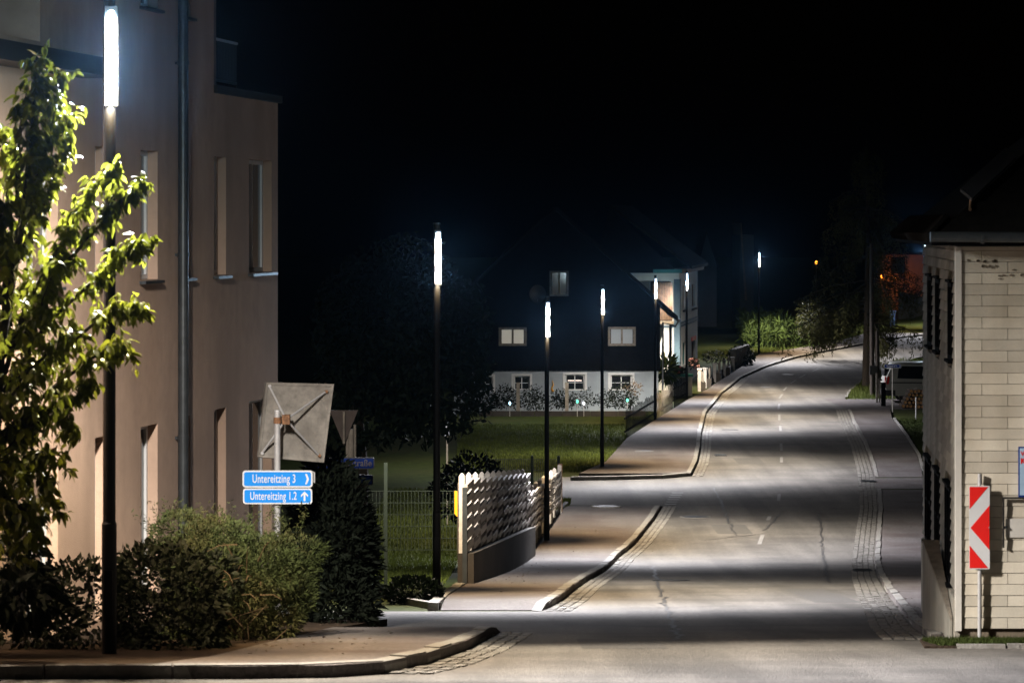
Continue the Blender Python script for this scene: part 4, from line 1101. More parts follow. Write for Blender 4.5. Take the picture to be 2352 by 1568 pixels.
orn = thing('wall_ornament', tuple(P(1269, 905, HYb-.02)), 'small gilded hanging ornament on the white base wall', 'ornament')
MB().tube([P(1269, 874, HYb-.04), P(1271, 884, HYb-.04), P(1267, 892, HYb-.04), P(1271, 899, HYb-.04)], [.01, .03, .025, .06], 8).build('body', 'yellow', orn)

# ------------------------------------------------------------------ picket fence along the far pavement
def picket(pa, pb, n, hgt, label, mt, wd=.07):
    a, b = Vector(pa), Vector(pb); u_ = (b-a).normalized(); u3 = Vector((u_.x, u_.y, 0)); n3 = Vector((u_.y, -u_.x, 0))
    t = thing('picket_fence', (a.x, a.y, gz(a.x, a.y)), label, 'fence')
    L_ = (b-a).length; o = Vector((a.x, a.y, 0))
    za, zb_ = gz(a.x, a.y), gz(b.x, b.y)
    for i in range(n):
        s = L_*(i+.5)/n; z = za + (zb_-za)*s/L_; e = random.uniform(-.07, .07); lean = random.uniform(-.03, .03)
        p = [o + u3*(s-wd/2), o + u3*(s+wd/2)]
        q = [p[0] + Vector((0, 0, z+.02)), p[1] + Vector((0, 0, z+.02)), p[1] + u3*lean + Vector((0, 0, z+hgt+e)), o + u3*(s+lean) + Vector((0, 0, z+hgt+e+.08)), p[0] + u3*lean + Vector((0, 0, z+hgt+e))]
        MB().prism(q, [v + n3*.025 for v in q]).build('picket', mt, t)
    for k in (.28, .75):
        q = [o + n3*(-.04) + Vector((0, 0, za+hgt*k)), o + u3*L_ + n3*(-.04) + Vector((0, 0, zb_+hgt*k)), o + u3*L_ + n3*(-.04) + Vector((0, 0, zb_+hgt*k+.07)), o + n3*(-.04) + Vector((0, 0, za+hgt*k+.07))]
        MB().prism(q, [v + n3*.035 for v in q]).build('rail', mt, t)
    return t
picket(G(1436, 1012), G(1502, 968), 26, 1.05, 'dark weathered picket fence at the edge of the lawn by the lamp', 'wood_dark')
picket(G(1508, 964), G(1545, 940), 16, 1.0, 'pale grey picket fence just past the lamp at the timber house', 'wood_grey')
picket(G(1547, 938), G(1580, 918), 18, 1.1, 'dark picket fence before the pale half-timbered house', 'wood_dark')

# ------------------------------------------------------------------ pale half-timbered house
WY = 151.0
wh = thing('half_timbered_house', (PX(1560, WY), WY, gz(PX(1560, WY), WY)), 'pale plastered house with blue-grey corner beams and bands', 'house')
wxL, wxC = PX(1500, WY), PX(1560, WY)
wz0, wz1 = gz(9, WY)-.2, PZ(627, WY)
wo = Vector((wxC, WY, 0))
facade('front_wall', 'house_plaster', wh, wo, (-1, 0, 0), (0, -1, 0), [(0, wxC-wxL, wz0, wz1)], [])
# side wall along the road
Yend = 162.0
Xend = PX(1602, Yend)
su = Vector((Xend-wxC, Yend-WY, 0)); SL = su.length; su.normalize(); sn = Vector((su.y, -su.x, 0))
def ss_at(x):
    k = (x-CX)/F; return (k*WY - wxC)/(su.x - k*su.y)
def sz_at(x, y): return PZ(y, WY + su.y*ss_at(x))
sw = []
for (a, b, c, d) in ((1568, 1575, 655, 708), (1589, 1597, 652, 704), (1568, 1576, 785, 838), (1588, 1597, 782, 824)):
    sw.append((ss_at(a), ss_at(b), sz_at((a+b)/2, d), sz_at((a+b)/2, c), .16))
facade('side_wall', 'house_plaster', wh, wo, su, sn, [(0, SL, wz0, wz1)], sw)
for i, q in enumerate(sw):
    window(wh, wo, su, sn, q[0]+.01, q[1]-.01, q[2]+.01, q[3]-.01, .155, .08, 1, 0, frame_mt='teal' if i == 2 else 'wood_brown', name='door' if i == 2 else 'window')
    if i == 3: MB().obox(wo, su, (0, 0, 1), sn, (q[0], q[1]), (q[3]+.02, q[3]+.22), (.003, .05)).build('red_plate', 'red', wh)
    if i != 2: MB().obox(wo, su, (0, 0, 1), sn, (q[0]-.06, q[1]+.06), (q[2]-.16, q[2]-.08), (.003, .10)).build('sill', 'wood_dark', wh)
Bm = 'beam'
MB().box(wxC-.26, wxC-.0, WY-.035, WY-.003, wz0, wz1-.3).build('corner_beam', Bm, wh)
MB().obox(wo, su, (0, 0, 1), sn, (.0, .7), (wz0, wz1-.3), (.003, .03)).build('corner_beam', Bm, wh)
for yy_ in (743, 750):
    z = PZ(yy_, WY); MB().box(wxL, wxC-.262, WY-.03, WY-.003, z-.05, z+.05).build('band', Bm, wh)
    MB().obox(wo, su, (0, 0, 1), sn, (.705, SL), (z-.05, z+.05), (.003, .03)).build('band', Bm, wh)
MB().box(wxL-3, wxC-.001, WY+.01, Yend, wz0, wz1).build('core', 'house_plaster', wh)
MB().box(wxL, wxC+.12, WY-.3, WY+.4, wz1+.001, wz1+.18).build('eaves_board', 'teal', wh)
MB().obox(wo, su, (0, 0, 1), sn, (-.0, SL), (wz1+.001, wz1+.2), (-.4, .35)).build('eaves_beam', 'wood_brown', wh)
rf = MB(); zr_ = wz1 + 3.2
a = [Vector((wxC+.6, WY-.5, wz1+.2)), Vector((Xend+.6, Yend+.5, wz1+.2)), Vector((Xend-3.4, Yend+.5, zr_)), Vector((wxC-3.4, WY-.5, zr_))]
rf.prism(a, [p + Vector((0, 0, .15)) for p in a]); rf.build('roof', 'roof', wh)
MB().prism([Vector((wxL-3, WY+.02, wz1)), Vector((wxC, WY+.02, wz1)), Vector((wxC-3.4, WY+.02, zr_))], [Vector((wxL-3, WY+.3, wz1)), Vector((wxC, WY+.3, wz1)), Vector((wxC-3.4, WY+.3, zr_))]).build('gable', 'wood_dark', wh)
# brown planked bay beside it
bay = thing('planked_bay', (PX(1528, 147.), 147., gz(7, 147.)), 'brown planked gallery between timber house and pale house', 'gallery')
bx0, bx1 = PX(1500, 147.), PX(1545, 147.)
for i in range(12):
    a = bx0 + (bx1-bx0)*i/12; b = a + (bx1-bx0)/12
    MB().box(a+.006, b-.006, 147.0, 147.03, PZ(742 if i < 1 else 735, 147.), PZ(648, 147.)).build('plank', 'bay_wood', bay)
MB().box(bx0, bx1-.03, 147.032, 149.9, PZ(742, 147.), PZ(648, 147.)).build('bay_body', 'wood_dark', bay)
MB().box(bx0, bx1+.04, 146.9, 147.2, PZ(744, 147.), PZ(737, 147.)).build('bay_sill', 'wood_grey', bay)
for x in (bx0+.2, bx1-.1): MB().box(x-.06, x+.06, 147.05, 147.17, gz(7, 147.)-.1, PZ(744, 147.)).build('bay_post', 'wood_dark', bay)

# planter, yucca, flowers, posts
PYl = 146.8
pl = thing('planter', tuple(P(1562, 884, PYl)), 'pale planter box with a teal rim in front of the pale house', 'planter')
MB().box(PX(1538, PYl), PX(1590, PYl), PYl, PYl+.5, gz(8, PYl), PZ(865, PYl)).build('box', 'house_plaster', pl)
MB().box(PX(1536, PYl), PX(1592, PYl), PYl-.05, PYl+.55, PZ(865, PYl), PZ(859, PYl)).build('rim', 'teal', pl)
fuzzy('flowering_plant', [B(1555, 852, PYl+.25, 16, .2, 10)], 500, .11, .5, 'hedge_leaf', 'green plant with red blooms in the teal-rimmed planter', 'plant', base=tuple(P(1555, 859, PYl+.25)))
t = fuzzy('yucca_plant', [B(1533, 848, 146.2, 10, .3, 16)], 420, .55, .06, 'corn', 'spiky yucca in front of the pale house wall', 'plant', up=.5, droop=.2, base=tuple(P(1533, 872, 146.2)), shell=.1, radial=1.5)
def flowers(x, y, Yb, rx, rz, n, mt, label, name='flower_bush', size=.13):
    t = fuzzy(name, [B(x, y, Yb, rx, .3, rz)], 260, .12, .5, 'hedge_leaf', label, 'flowers', base=tuple(P(x, y+rz+4, Yb)), shell=.3)
    pts = blob_points(n, P(x, y-rz*.2, Yb-.1), (rx*Yb/F, .35, rz*Yb/F), .7); V, Fc = leaves(pts, size, .9, 0, .2)
    np_mesh('blossoms', V, Fc, mt, t); return t
flowers(1594, 834, 147.5, 9, 10, 60, 'flower_pink', 'bush of pink flowers at the corner of the pale house')
flowers(1640, 820, 160., 24, 12, 90, 'flower_white', 'pale flowers behind the white posts', size=.10)
flowers(1556, 852, 146.6, 9, 6, 26, 'flower_red', 'few red flowers rising above the teal planter rim', size=.12)
pos = [(1606, 849, 894, 'first pale post'), (1619, 847, 886, 'second'), (1641, 837, 873, 'third'), (1663, 828, 858, 'fourth'), (1683, 823, 851, 'fifth')]
pf = thing('post_fence', (*G(1640, 880), gz(*G(1640, 880))), 'pale posts standing on a low wall beside the flowers', 'fence')
pa, pb = G(1596, 905), G(1700, 842)
for x, y0, y1, _ in pos:
    Yp = YG(np.interp(x, [1596, 1700], [905, 842])); X = PX(x, Yp); w_ = 3.6*Yp/F
    MB().box(X-w_, X+w_, Yp-w_, Yp+w_, gz(X, Yp)-.1, PZ(y0, Yp)).build('post', 'lattice', pf)
    MB().box(X-w_-.04, X+w_+.04, Yp-w_-.04, Yp+w_+.04, PZ(y0, Yp)+.001, PZ(y0, Yp)+.07).build('post_cap', 'lattice', pf)
for (a, b) in zip(pos, pos[1:]):
    Ya, Yb_ = [YG(np.interp(q[0], [1596, 1700], [905, 842])) for q in (a, b)]
    A_, B_ = Vector((PX(a[0], Ya)+.2, Ya, 0)), Vector((PX(b[0], Yb_)-.2, Yb_, 0))
    u_ = (B_-A_).normalized(); n_ = Vector((u_.y, -u_.x, 0)); z = (gz(A_.x, Ya) + gz(B_.x, Yb_))/2
    MB().obox(A_, u_, n_, (0, 0, 1), (0, (B_-A_).length), (-.12, .12), (z-.3, z+.42)).build('low_wall', 'concrete', pf)
    for k in range(4):
        s = (B_-A_).length*(k+.5)/4
        MB().obox(A_, u_, n_, (0, 0, 1), (s-.05, s+.05), (-.03, .03), (z+.42, z+.9)).build('slat', 'wood_grey', pf)
# stone wall overgrown, before the far lamp
swy = 168.
st = thing('stone_wall', (*G(1700, 845), gz(*G(1700, 845))), 'dark stone garden wall overgrown with ivy before the far lamp', 'wall'); st['kind'] = 'thing'
qa, qb = G(1690, 848), G(1722, 836)
for i in range(7):
    for j in range(5):
        fa, fb = i/7, (i+1)/7
        A_ = Vector((qa[0]+(qb[0]-qa[0])*fa, qa[1]+(qb[1]-qa[1])*fa, 0)); B_ = Vector((qa[0]+(qb[0]-qa[0])*fb, qa[1]+(qb[1]-qa[1])*fb, 0))
        u_ = (B_-A_).normalized(); n_ = Vector((u_.y, -u_.x, 0)); z = gz(A_.x, A_.y) + j*.22
        MB().obox(A_, u_, n_, (0, 0, 1), (.012, (B_-A_).length-.012), (-.3, random.uniform(.0, .04)), (z, z+.208)).build('stone', 'wood_grey', st)
fuzzy('ivy', [B(1702, 815, swy, 26, .5, 18), B(1715, 835, swy-1, 10, .4, 16)], 900, .13, .6, 'hedge_leaf', 'dark ivy hanging over the stone garden wall', 'ivy', base=tuple(P(1702, 840, swy)))

# ------------------------------------------------------------------ dim far buildings
CYc = 205.
ch = thing('gabled_house', (PX(1626, CYc), CYc, gz(14, CYc)), 'barely lit narrow gable rising behind the pale house', 'house')
cz = gz(14, CYc)
a = [(1604, 612), (1646, 612), (1646, 606), (1624, 534), (1604, 600)]
bodyp = [Vector((PX(1604, CYc), CYc, cz)), Vector((PX(1646, CYc), CYc, cz)), P(1646, 606, CYc), P(1623, 536, CYc), P(1604, 604, CYc)]
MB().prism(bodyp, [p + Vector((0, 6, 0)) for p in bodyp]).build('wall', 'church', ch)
for e in ((1602, 612), (1650, 614)):
    a = [P(1623, 528, CYc-.3), P(e[0], e[1], CYc-.3), P(e[0], e[1]+6, CYc-.3), P(1623, 535, CYc-.3)]
    MB().prism(a, [p + Vector((0, 6.6, 0)) for p in a]).build('roof', 'roof', ch)
DYc = 196.
fh = thing('tall_house', (PX(1718, DYc), DYc, gz(15, DYc)), 'dim reddish house wall behind the far lamp', 'house')
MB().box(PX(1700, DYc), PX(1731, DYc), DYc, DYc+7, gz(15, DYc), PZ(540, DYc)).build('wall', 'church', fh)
a = [P(1700, 512, DYc-.3), P(1712, 690, DYc-.3), P(1716, 690, DYc-.3), P(1703, 512, DYc-.3)]
MB().prism(a, [p + Vector((0, 7, 0)) for p in a]).build('barge_board', 'wood_brown', fh)

# ------------------------------------------------------------------ maize, verge grass, weeping larch
def blades(name, pts, hgt, wd, mt, label, cat='grass', lean=.35, parent=None):
    n = len(pts); d = rng.normal(size=(n, 3))*lean; d[:, 2] = 1
    d = unit(d)*(hgt*rng.uniform(.5, 1.15, n))[:, None]
    sd = unit(np.cross(d, rng.normal(size=(n, 3))))*wd
    V = np.empty((n, 5, 3)); V[:, 0] = pts - sd; V[:, 1] = pts + sd; V[:, 2] = pts + d*.55 + sd*.8; V[:, 3] = pts + d*.55 - sd*.8
    V[:, 4] = pts + d + rng.normal(size=(n, 3))*hgt*.12
    i = np.arange(n)[:, None]*5
    Fc = np.concatenate([i+np.array([[0, 1, 2]]), i+np.array([[0, 2, 3]]), i+np.array([[3, 2, 4]])])
    o = np_mesh(name, V.reshape(-1, 3), Fc, mt); return tag(o, label, cat, kind='stuff')
def scatter(n, f):
    out = []
    while len(out) < n:
        p = f()
        if p: out.append(p)
    return np.array(out)
def gpt(X, Y, dz=0.): return (X, Y, gz(X, Y)+dz)
cn = []
for i in range(230):
    cn.append((random.uniform(PX(1712, 182), PX(1850, 190)), random.uniform(181, 192)))
mz = MB(); VV = []
cp = []
for X, Y in cn:
    hh = random.uniform(1.1, 1.9)*(1 if X < 16.5 else .85); z = gz(X, Y)
    mz.tube([(X, Y, z), (X+random.gauss(0, .05), Y, z+hh)], [.02, .008], 4, caps=False)
    for k in range(22): cp.append((X, Y, z + hh*random.uniform(.12, 1)))
V, Fc = leaves(np.array(cp), .42, .13, -.9, .2, jitter=.5)
co_ = np_mesh('maize', V, Fc, 'corn'); tag(co_, 'stand of tall green maize lit by the far lamp', 'maize', kind='stuff')
mz.build('stalks', 'corn', co_)
gp = scatter(14000, lambda: (lambda Y: (lambda xl_: gpt(random.uniform(xl_-6 + (Y-172)*.2, xl_-.05), Y))(float(np.interp(Y, [p[1] for p in far_L], [p[0] for p in far_L]))))(random.uniform(172, 205)))
blades('verge_grass', gp, .14, .012, 'blade', 'mown green grass bank above the far bend')
# grass by lamp and slatted fence
gp = scatter(9000, lambda: (lambda x, y: gpt(*G(x, y)) if x < np.interp(y, [1157, 1180, 1228, 1262], [1310, 1288, 1248, 1226]) and x > np.interp(y, [1150, 1190, 1262], [1285, 1262, 1214]) else None)(random.uniform(1210, 1312), random.uniform(1150, 1262)))
blades('verge_grass', gp, .13, .008, 'blade', 'bright green grass tuft between slatted fence and pavement')
gp = scatter(26000, lambda: (lambda x, y: gpt(*G(x, y)) if x < np.interp(y, [968, 1012, 1066], [1505, 1440, 1392]) else None)(random.uniform(1050, 1440), random.uniform(975, 1085)))
blades('lawn_grass', gp, .11, .010, 'blade', 'mown lawn between the side street and the timber house')
gp = scatter(16000, lambda: gpt(random.uniform(PX(840, 78), PX(1065, 78)), random.uniform(56, 92)))
blades('lawn_grass', gp, .11, .009, 'blade', 'lit lawn seen through the wire mesh fence')
gp = scatter(8000, lambda: (lambda x, y: gpt(*G(x, y)) if x > np.interp(y, [962, 1000, 1050, 1095], [2052, 2080, 2110, 2122]) else None)(random.uniform(2050, 2160), random.uniform(963, 1095)))
blades('lawn_grass', gp, .10, .010, 'blade_dark', 'dark lawn right of the pavement below the driveway')
gp = scatter(5000, lambda: (lambda x, y: gpt(*G(x, y), .02) if x > np.interp(y, [838, 857, 877, 900, 918], [2052, 2014, 1980, 1953, 1944]) else None)(random.uniform(1940, 2120), random.uniform(828, 918)))
blades('verge_grass', gp, .22, .014, 'blade', 'rough grass verge round the foot of the wooden pole')

# ------------------------------------------------------------------ wooden pole, gate posts, van, logs, small sign
UY = 146.
ux = PX(2004, UY); uz = gz(ux, UY)
up_ = thing('utility_pole', (ux, UY, uz), 'dark wooden utility pole with a stub and grey box', 'pole')
MB().tube([(ux, UY, uz-.2), (ux-.05, UY, PZ(560, UY))], [.13, .09], 12).build('pole', 'bark', up_)
MB().tube([(ux+.24, UY-.05, uz-.2), (ux+.2, UY-.05, PZ(760, UY))], [.11, .10], 10).build('stub', 'bark', up_)
MB().box(ux-.16, ux+.2, UY-.30, UY-.13, PZ(860, UY), PZ(839, UY)).build('junction_box', 'plastic', up_)
MB().tube([(ux+.38, UY-.1, uz-.05), (ux+.3, UY-.1, PZ(780, UY))], .012, 5).build('stay_wire', 'zinc', up_)
gt = thing('gate', (PX(2020, 141.), 141., gz(17, 141.)), 'grey wooden garden gate beside the utility pole', 'gate')
for x0, x1, y0 in ((2012, 2016, 857), (2019, 2022, 868)):
    MB().box(PX(x0, 141.), PX(x1, 141.), 140.95, 141.05, gz(17, 141.)-.1, PZ(y0, 141.)).build('post', 'wood_grey', gt)
for y in (870, 905): MB().box(PX(2016, 141.), PX(2026, 141.), 140.97, 141.03, PZ(y+4, 141.), PZ(y, 141.)).build('rail', 'wood_grey', gt)
pst = MB().box(PX(2024, 138.), PX(2034, 138.), 137.9, 138.1, gz(17, 138.)-.1, PZ(878, 138.)); tag(pst.build('gate_post', 'wood_dark'), 'thick dark gate post beside the rear of the van', 'post')
s3 = 133.
sp3 = thing('sign_post', (PX(2050, s3), s3, gz(16, s3)), 'thin steel post in front of the van', 'sign post')
MB().tube([(PX(2050, s3), s3, gz(16, s3)-.1), (PX(2050, s3), s3, PZ(833, s3))], .03, 10).build('pole', 'steel', sp3)
board(2031, 2070, 836, 845, s3-.06, 'small far blue street board above the van', 'blue_dark', 'Rosenau 8.9a', .45, .55, 'right')
p4 = MB().tube([(PX(2104, 127.), 127., gz(16, 127.)-.1), (PX(2104, 127.), 127., PZ(912, 127.))], .03, 8); tag(p4.build('marker_post', 'steel'), 'short thin post beside the log pile', 'post')
# van seen from the side, rear to the left
VY = 141.; vx = PX(2034, VY); vz = gz(vx, VY)
van = thing('van', (vx+2.4, VY+.95, vz), 'silver van parked behind the log pile with its red tail light showing', 'van')
H_ = PZ(833, VY) - vz
prof = [(.06, .32), (.02, .60), (.0, .95), (.10, 1.25), (.30, H_-.16), (.42, H_-.03), (.70, H_), (3.4, H_), (3.75, H_-.10), (4.35, 1.15), (4.85, .95), (4.95, .55), (4.9, .32)]
body = MB()
def pv(q, yy_, inset=0.): return Vector((vx + q[0], yy_, vz + q[1]))
rowsY = [(0., .0), (.06, .0), (1.84, 0), (1.9, 0)]
def tumble(q): return .0 if q[1] < 1.0 else (q[1]-1.0)*.13
aa = [Vector((vx+q[0], VY+tumble(q), vz+q[1])) for q in prof]; bb_ = [Vector((vx+q[0], VY+1.9-tumble(q), vz+q[1])) for q in prof]
body.prism(aa, bb_); bo = body.build('body', 'van', van)
def side_panel(pl, off, name, mt, par=van):
    a = [Vector((vx+q[0], VY+tumble(q)-off, vz+q[1])) for q in pl]; MB().prism(a, [p + Vector((0, off-.001+.03, 0)) for p in a]).build(name, mt, par)
side_panel([(.55, 1.12), (1.75, 1.08), (1.75, H_-.17), (.62, H_-.15)], .012, 'side_window', 'glass')
side_panel([(1.85, 1.08), (3.2, 1.08), (3.2, H_-.17), (1.85, H_-.17)], .012, 'side_window', 'glass')
side_panel([(.30, H_-.06), (3.4, H_-.05), (3.4, H_-.02), (.5, H_-.015)], .02, 'roof_rail', 'plastic')
side_panel([(.25, .90), (3.6, .88), (3.6, .93), (.25, .95)], .014, 'side_moulding', 'plastic')
side_panel([(.03, .86), (.14, .86), (.20, 1.20), (.09, 1.20)], .016, 'tail_light', 'taillight')
MB().box(vx-.015, vx+.05, VY+.08, VY+.22, vz+.86, vz+1.18).build('tail_light', 'taillight', van)
MB().box(vx-.012, vx+.3, VY+.35, VY+1.55, vz+1.22, vz+H_-.28).build('rear_window', 'glass', van)
MB().box(vx-.06, vx+.45, VY-.02, VY+1.92, vz+.32, vz+.58).build('bumper', 'plastic', van)
for wx_ in (.95, 3.95):
    for wy_ in (VY+.02, VY+1.68):
        c = Vector((vx+wx_, wy_, vz+.33)); t_ = MB().tube([c, c+Vector((0, .2, 0))], .33, 18).build('wheel', 'plastic', van)
        MB().tube([c+Vector((0, -.012, 0)), c+Vector((0, .1, 0))], .2, 14).build('rim', 'zinc', t_)
# log pile
for r_ in range(5):
    for k in range(11 - r_):
        cx_ = PX(2072, 136.5) + .17*k + .085*r_ + random.gauss(0, .012); czl = gz(17, 136.5) + .11 + r_*.165 + random.gauss(0, .01)
        rad = random.uniform(.065, .088); L_ = random.uniform(.9, 1.1)
        lo_ = tag(MB().tube([(cx_, 136.5-L_/2, czl), (cx_, 136.5+L_/2, czl)], rad, 9).build('log', 'log_bark'), 'split firewood log in the pile in front of the van', 'log', 'firewood logs stacked before the van')
        MB().tube([(cx_, 136.5-L_/2-.004, czl), (cx_, 136.5-L_/2+.01, czl)], rad*.88, 9).build('cut_end', 'log', lo_)

# ------------------------------------------------------------------ cream clad house on the right
RY = 32.0; RX = PX(2200, RY)
rz0 = PZ(1443, RY); rz1 = PZ(566, RY)
rh = thing('clad_house', (RX+2, RY, rz0), 'cream panel-clad house at the road corner with white corner trim', 'house')
ru = Vector((.077, 1, 0)).normalized(); rn = Vector((-1, .077, 0)).normalized(); ro = Vector((RX, RY, 0))
RL = 6.3; RW = 7.0
MB().prism([Vector((RX+.03, RY+.03, rz0-.6)), Vector((RX+RW, RY+.03, rz0-.6)), Vector((RX+RW+ru.x*RL, RY+RL, rz0-.6)), ro + ru*RL - rn*.03 + Vector((0, 0, rz0-.6))],
           [Vector((RX+.03, RY+.03, rz1)), Vector((RX+RW, RY+.03, rz1)), Vector((RX+RW+ru.x*RL, RY+RL, rz1)), ro + ru*RL - rn*.03 + Vector((0, 0, rz1))]).build('wall_core', 'backing', rh)
ch_ = 25.5*RY/F; pw = 119.*RY/F
nrow = int((rz1-rz0)/ch_) + 1
rest = MB(); nvis = 0
fu, fn = Vector((1, 0, 0)), Vector((0, -1, 0))
off0 = PX(2200 + 55, RY) - RX
for r_ in range(nrow):
    z0 = rz0 + r_*ch_; z1 = min(z0 + ch_, rz1)
    if z1 - z0 < .03: continue
    st_ = (off0 if r_ % 2 else off0 + pw*.5) - pw
    if st_ > 0: st_ -= pw
    s = st_
    while s < RW - .05:
        a, b = max(s, .035), min(s + pw, RW)
        if b - a > .03:
            m = rest if a > 1.5 else MB()
            tl = random.uniform(-.0015, .0015)
            A_ = [(a+.003, z0+.0045), (b-.003, z0+.0045), (b-.003, z1-.001), (a+.003, z1-.001)]
            lo_ = .0; 
            q1 = [ro + fu*p[0] + Vector((0, 0, p[1])) + fn*(.008+tl if i < 2 else .001+tl) for i, p in enumerate(A_)]
            q2 = [ro + fu*p[0] + Vector((0, 0, p[1])) - fn*.022 for p in A_]
            m.prism(q2, q1)
            if m is not rest: m.build('panel', 'cladding', rh)
        s += pw
tag(rest.build('panel_field', 'cladding', rh), kind='stuff')
# side wall panels and windows
def rs_at(x):
    k = (x-CX)/F; return (k*RY - RX)/(ru.x - k*ru.y)
def rz_at(x, y): return PZ(y, RY + ru.y*rs_at(x))
swn = []
for a, b, c, d in ((2142, 2133, 637, 800), (2160, 2151, 640, 806), (2189, 2180, 648, 822), (2140, 2127, 1058, 1250), (2160, 2149, 1078, 1292), (2185, 2173, 1106, 1330)):
    s0, s1 = rs_at(a), rs_at(b); swn.append([s0, s1, c, d])
zu = (rz_at(2156, 640), rz_at(2156, 806)); zl_ = (rz_at(2156, 1082), rz_at(2156, 1290))
srect = []
for i, q in enumerate(swn):
    zt_, zb_ = zu if i < 3 else zl_; srect.append((q[0], q[1], zb_, zt_))
rest = MB(); cnt = 0; plinth = rz0 + .30
for r_ in range(nrow):
    z0 = rz0 + r_*ch_; z1 = min(z0 + ch_, rz1)
    if z1 - z0 < .03 or z0 < plinth: continue
    s = -pw*.5*(r_ % 2)
    while s < RL:
        a, b = max(s, .035), min(s+pw, RL); s += pw
        if b - a < .04: continue
        segs = [(a, b)]
        for w0, w1, zb_, zt_ in srect:
            if z1 > zb_-.02 and z0 < zt_+.02:
                ns = []
                for p, q in segs:
                    if q <= w0-.03 or p >= w1+.03: ns.append((p, q)); continue
                    if p < w0-.03: ns.append((p, w0-.03))
                    if q > w1+.03: ns.append((w1+.03, q))
                segs = ns
        for p, q in segs:
            if q - p < .03: continue
            big_ = cnt < 185 and p < 3.2
            m = MB() if big_ else rest
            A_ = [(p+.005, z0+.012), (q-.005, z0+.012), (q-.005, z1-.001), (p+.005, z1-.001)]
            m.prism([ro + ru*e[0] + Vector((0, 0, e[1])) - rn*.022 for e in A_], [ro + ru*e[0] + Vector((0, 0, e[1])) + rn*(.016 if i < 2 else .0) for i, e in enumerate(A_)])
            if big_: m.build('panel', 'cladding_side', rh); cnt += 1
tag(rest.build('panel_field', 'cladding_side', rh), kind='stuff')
for w0, w1, zb_, zt_ in srect:
    fr = window(rh, ro, ru, rn, w0, w1, zb_, zt_, .03, .05, 1, 1, frame_mt='wood_dark', pane_mt='glass')
    MB().obox(ro, ru, (0, 0, 1), rn, (w0-.03, w1+.03), (zt_, zt_+.03), (-.02, .045)).build('head_board', 'wood_dark', fr)
    MB().obox(ro, ru, (0, 0, 1), rn, (w0-.03, w1+.03), (zb_-.03, zb_), (-.02, .055)).build('sill', 'wood_dark', fr)
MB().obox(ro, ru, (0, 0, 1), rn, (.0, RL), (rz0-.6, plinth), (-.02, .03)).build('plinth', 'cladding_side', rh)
MB().box(RX-.028, RX+.034, RY-.030, RY+.034, rz0-.02, rz1-.003).build('corner_trim', 'trim', rh)
# eaves, gutter and hip roof
ez = PZ(545, RY)
ov = .40
ea, eb = Vector((RX-.33, RY-ov, 0)), Vector((RX+RW+.4, RY-ov, 0)); ec = ro + ru*(RL+.4) + rn*.33; ed = Vector((RX+RW+.4+ru.x*RL, RY+RL+.4, 0))
zE = rz1 + .012
MB().prism([Vector((p.x, p.y, zE)) for p in (ea, eb, ed, ec)], [Vector((p.x, p.y, zE+.06)) for p in (ea, eb, ed, ec)]).build('soffit', 'wood_dark', rh)
rp_ = zE + 2.3; r1_, r2_ = Vector((RX+2.6, RY+3.2, rp_)), Vector((RX+5.2, RY+3.2, rp_))
E_ = lambda p: Vector((p.x, p.y, zE+.065))
rm = MB(); rm.poly([E_(ea), E_(eb), r2_, r1_]); rm.poly([E_(ec), E_(ea), r1_]); rm.poly([E_(eb), E_(ed), r2_]); rm.poly([E_(ed), E_(ec), r1_, r2_])
rfo = rm.build('roof', 'roof', rh)
tl_ = MB(); n_t = 26
for i in range(n_t):                                  # tile ends along the side eaves
    p = ea.lerp(ec, (i+.5)/n_t); inn = (Vector((r1_.x, r1_.y, 0)) - p).normalized()
    c = Vector((p.x, p.y, zE+.08)); tl_.tube([c - inn*.05, c + inn*.30 + Vector((0, 0, .20))], .055, 8)
tl_.build('tile_ends', 'roof', rfo)
MB().tube([Vector((ea.x-.02, ea.y-.06, zE+.09)), Vector((eb.x, eb.y-.06, zE+.05))], .055, 12).build('gutter', 'zinc', rh)
for i in range(9): MB().tube([Vector((ea.x+.5+i*.8, ea.y-.06, zE+.08-i*.004)), Vector((ea.x+.53+i*.8, ea.y-.06, zE+.08-i*.004))], .062, 12).build('gutter_clip', 'zinc', rh)
# dark weathered patches where paint has peeled
for (x, y, wx_, wy_) in ((2262, 599, 30, 3.0), (2275, 612, 26, 3.2), (2228, 598, 5, 3), (2310, 632, 5, 2.5), (2322, 632, 5, 2.6), (2345, 632, 8, 3), (2298, 642, 5, 1.6), (2296, 634, 2, 2), (2330, 620, 3, 2)):
    for k in range(max(1, int(wx_/4))):
        xx = x + random.uniform(-1, 1)*wx_; c = P(xx, y + random.gauss(0, 1), RY-.0165); rr = random.uniform(.5, 1.)*6*RY/F
        poly = [c + Vector((math.cos(a_)*rr*random.uniform(.7, 1.2), 0, math.sin(a_)*wy_*RY/F*random.uniform(.6, 1.3))) for a_ in np.linspace(0, 2*math.pi, 11)[:-1]]
        MB().prism(poly, [p + Vector((0, .004, 0)) for p in poly]).build('peeled_patch', 'backing', rh)
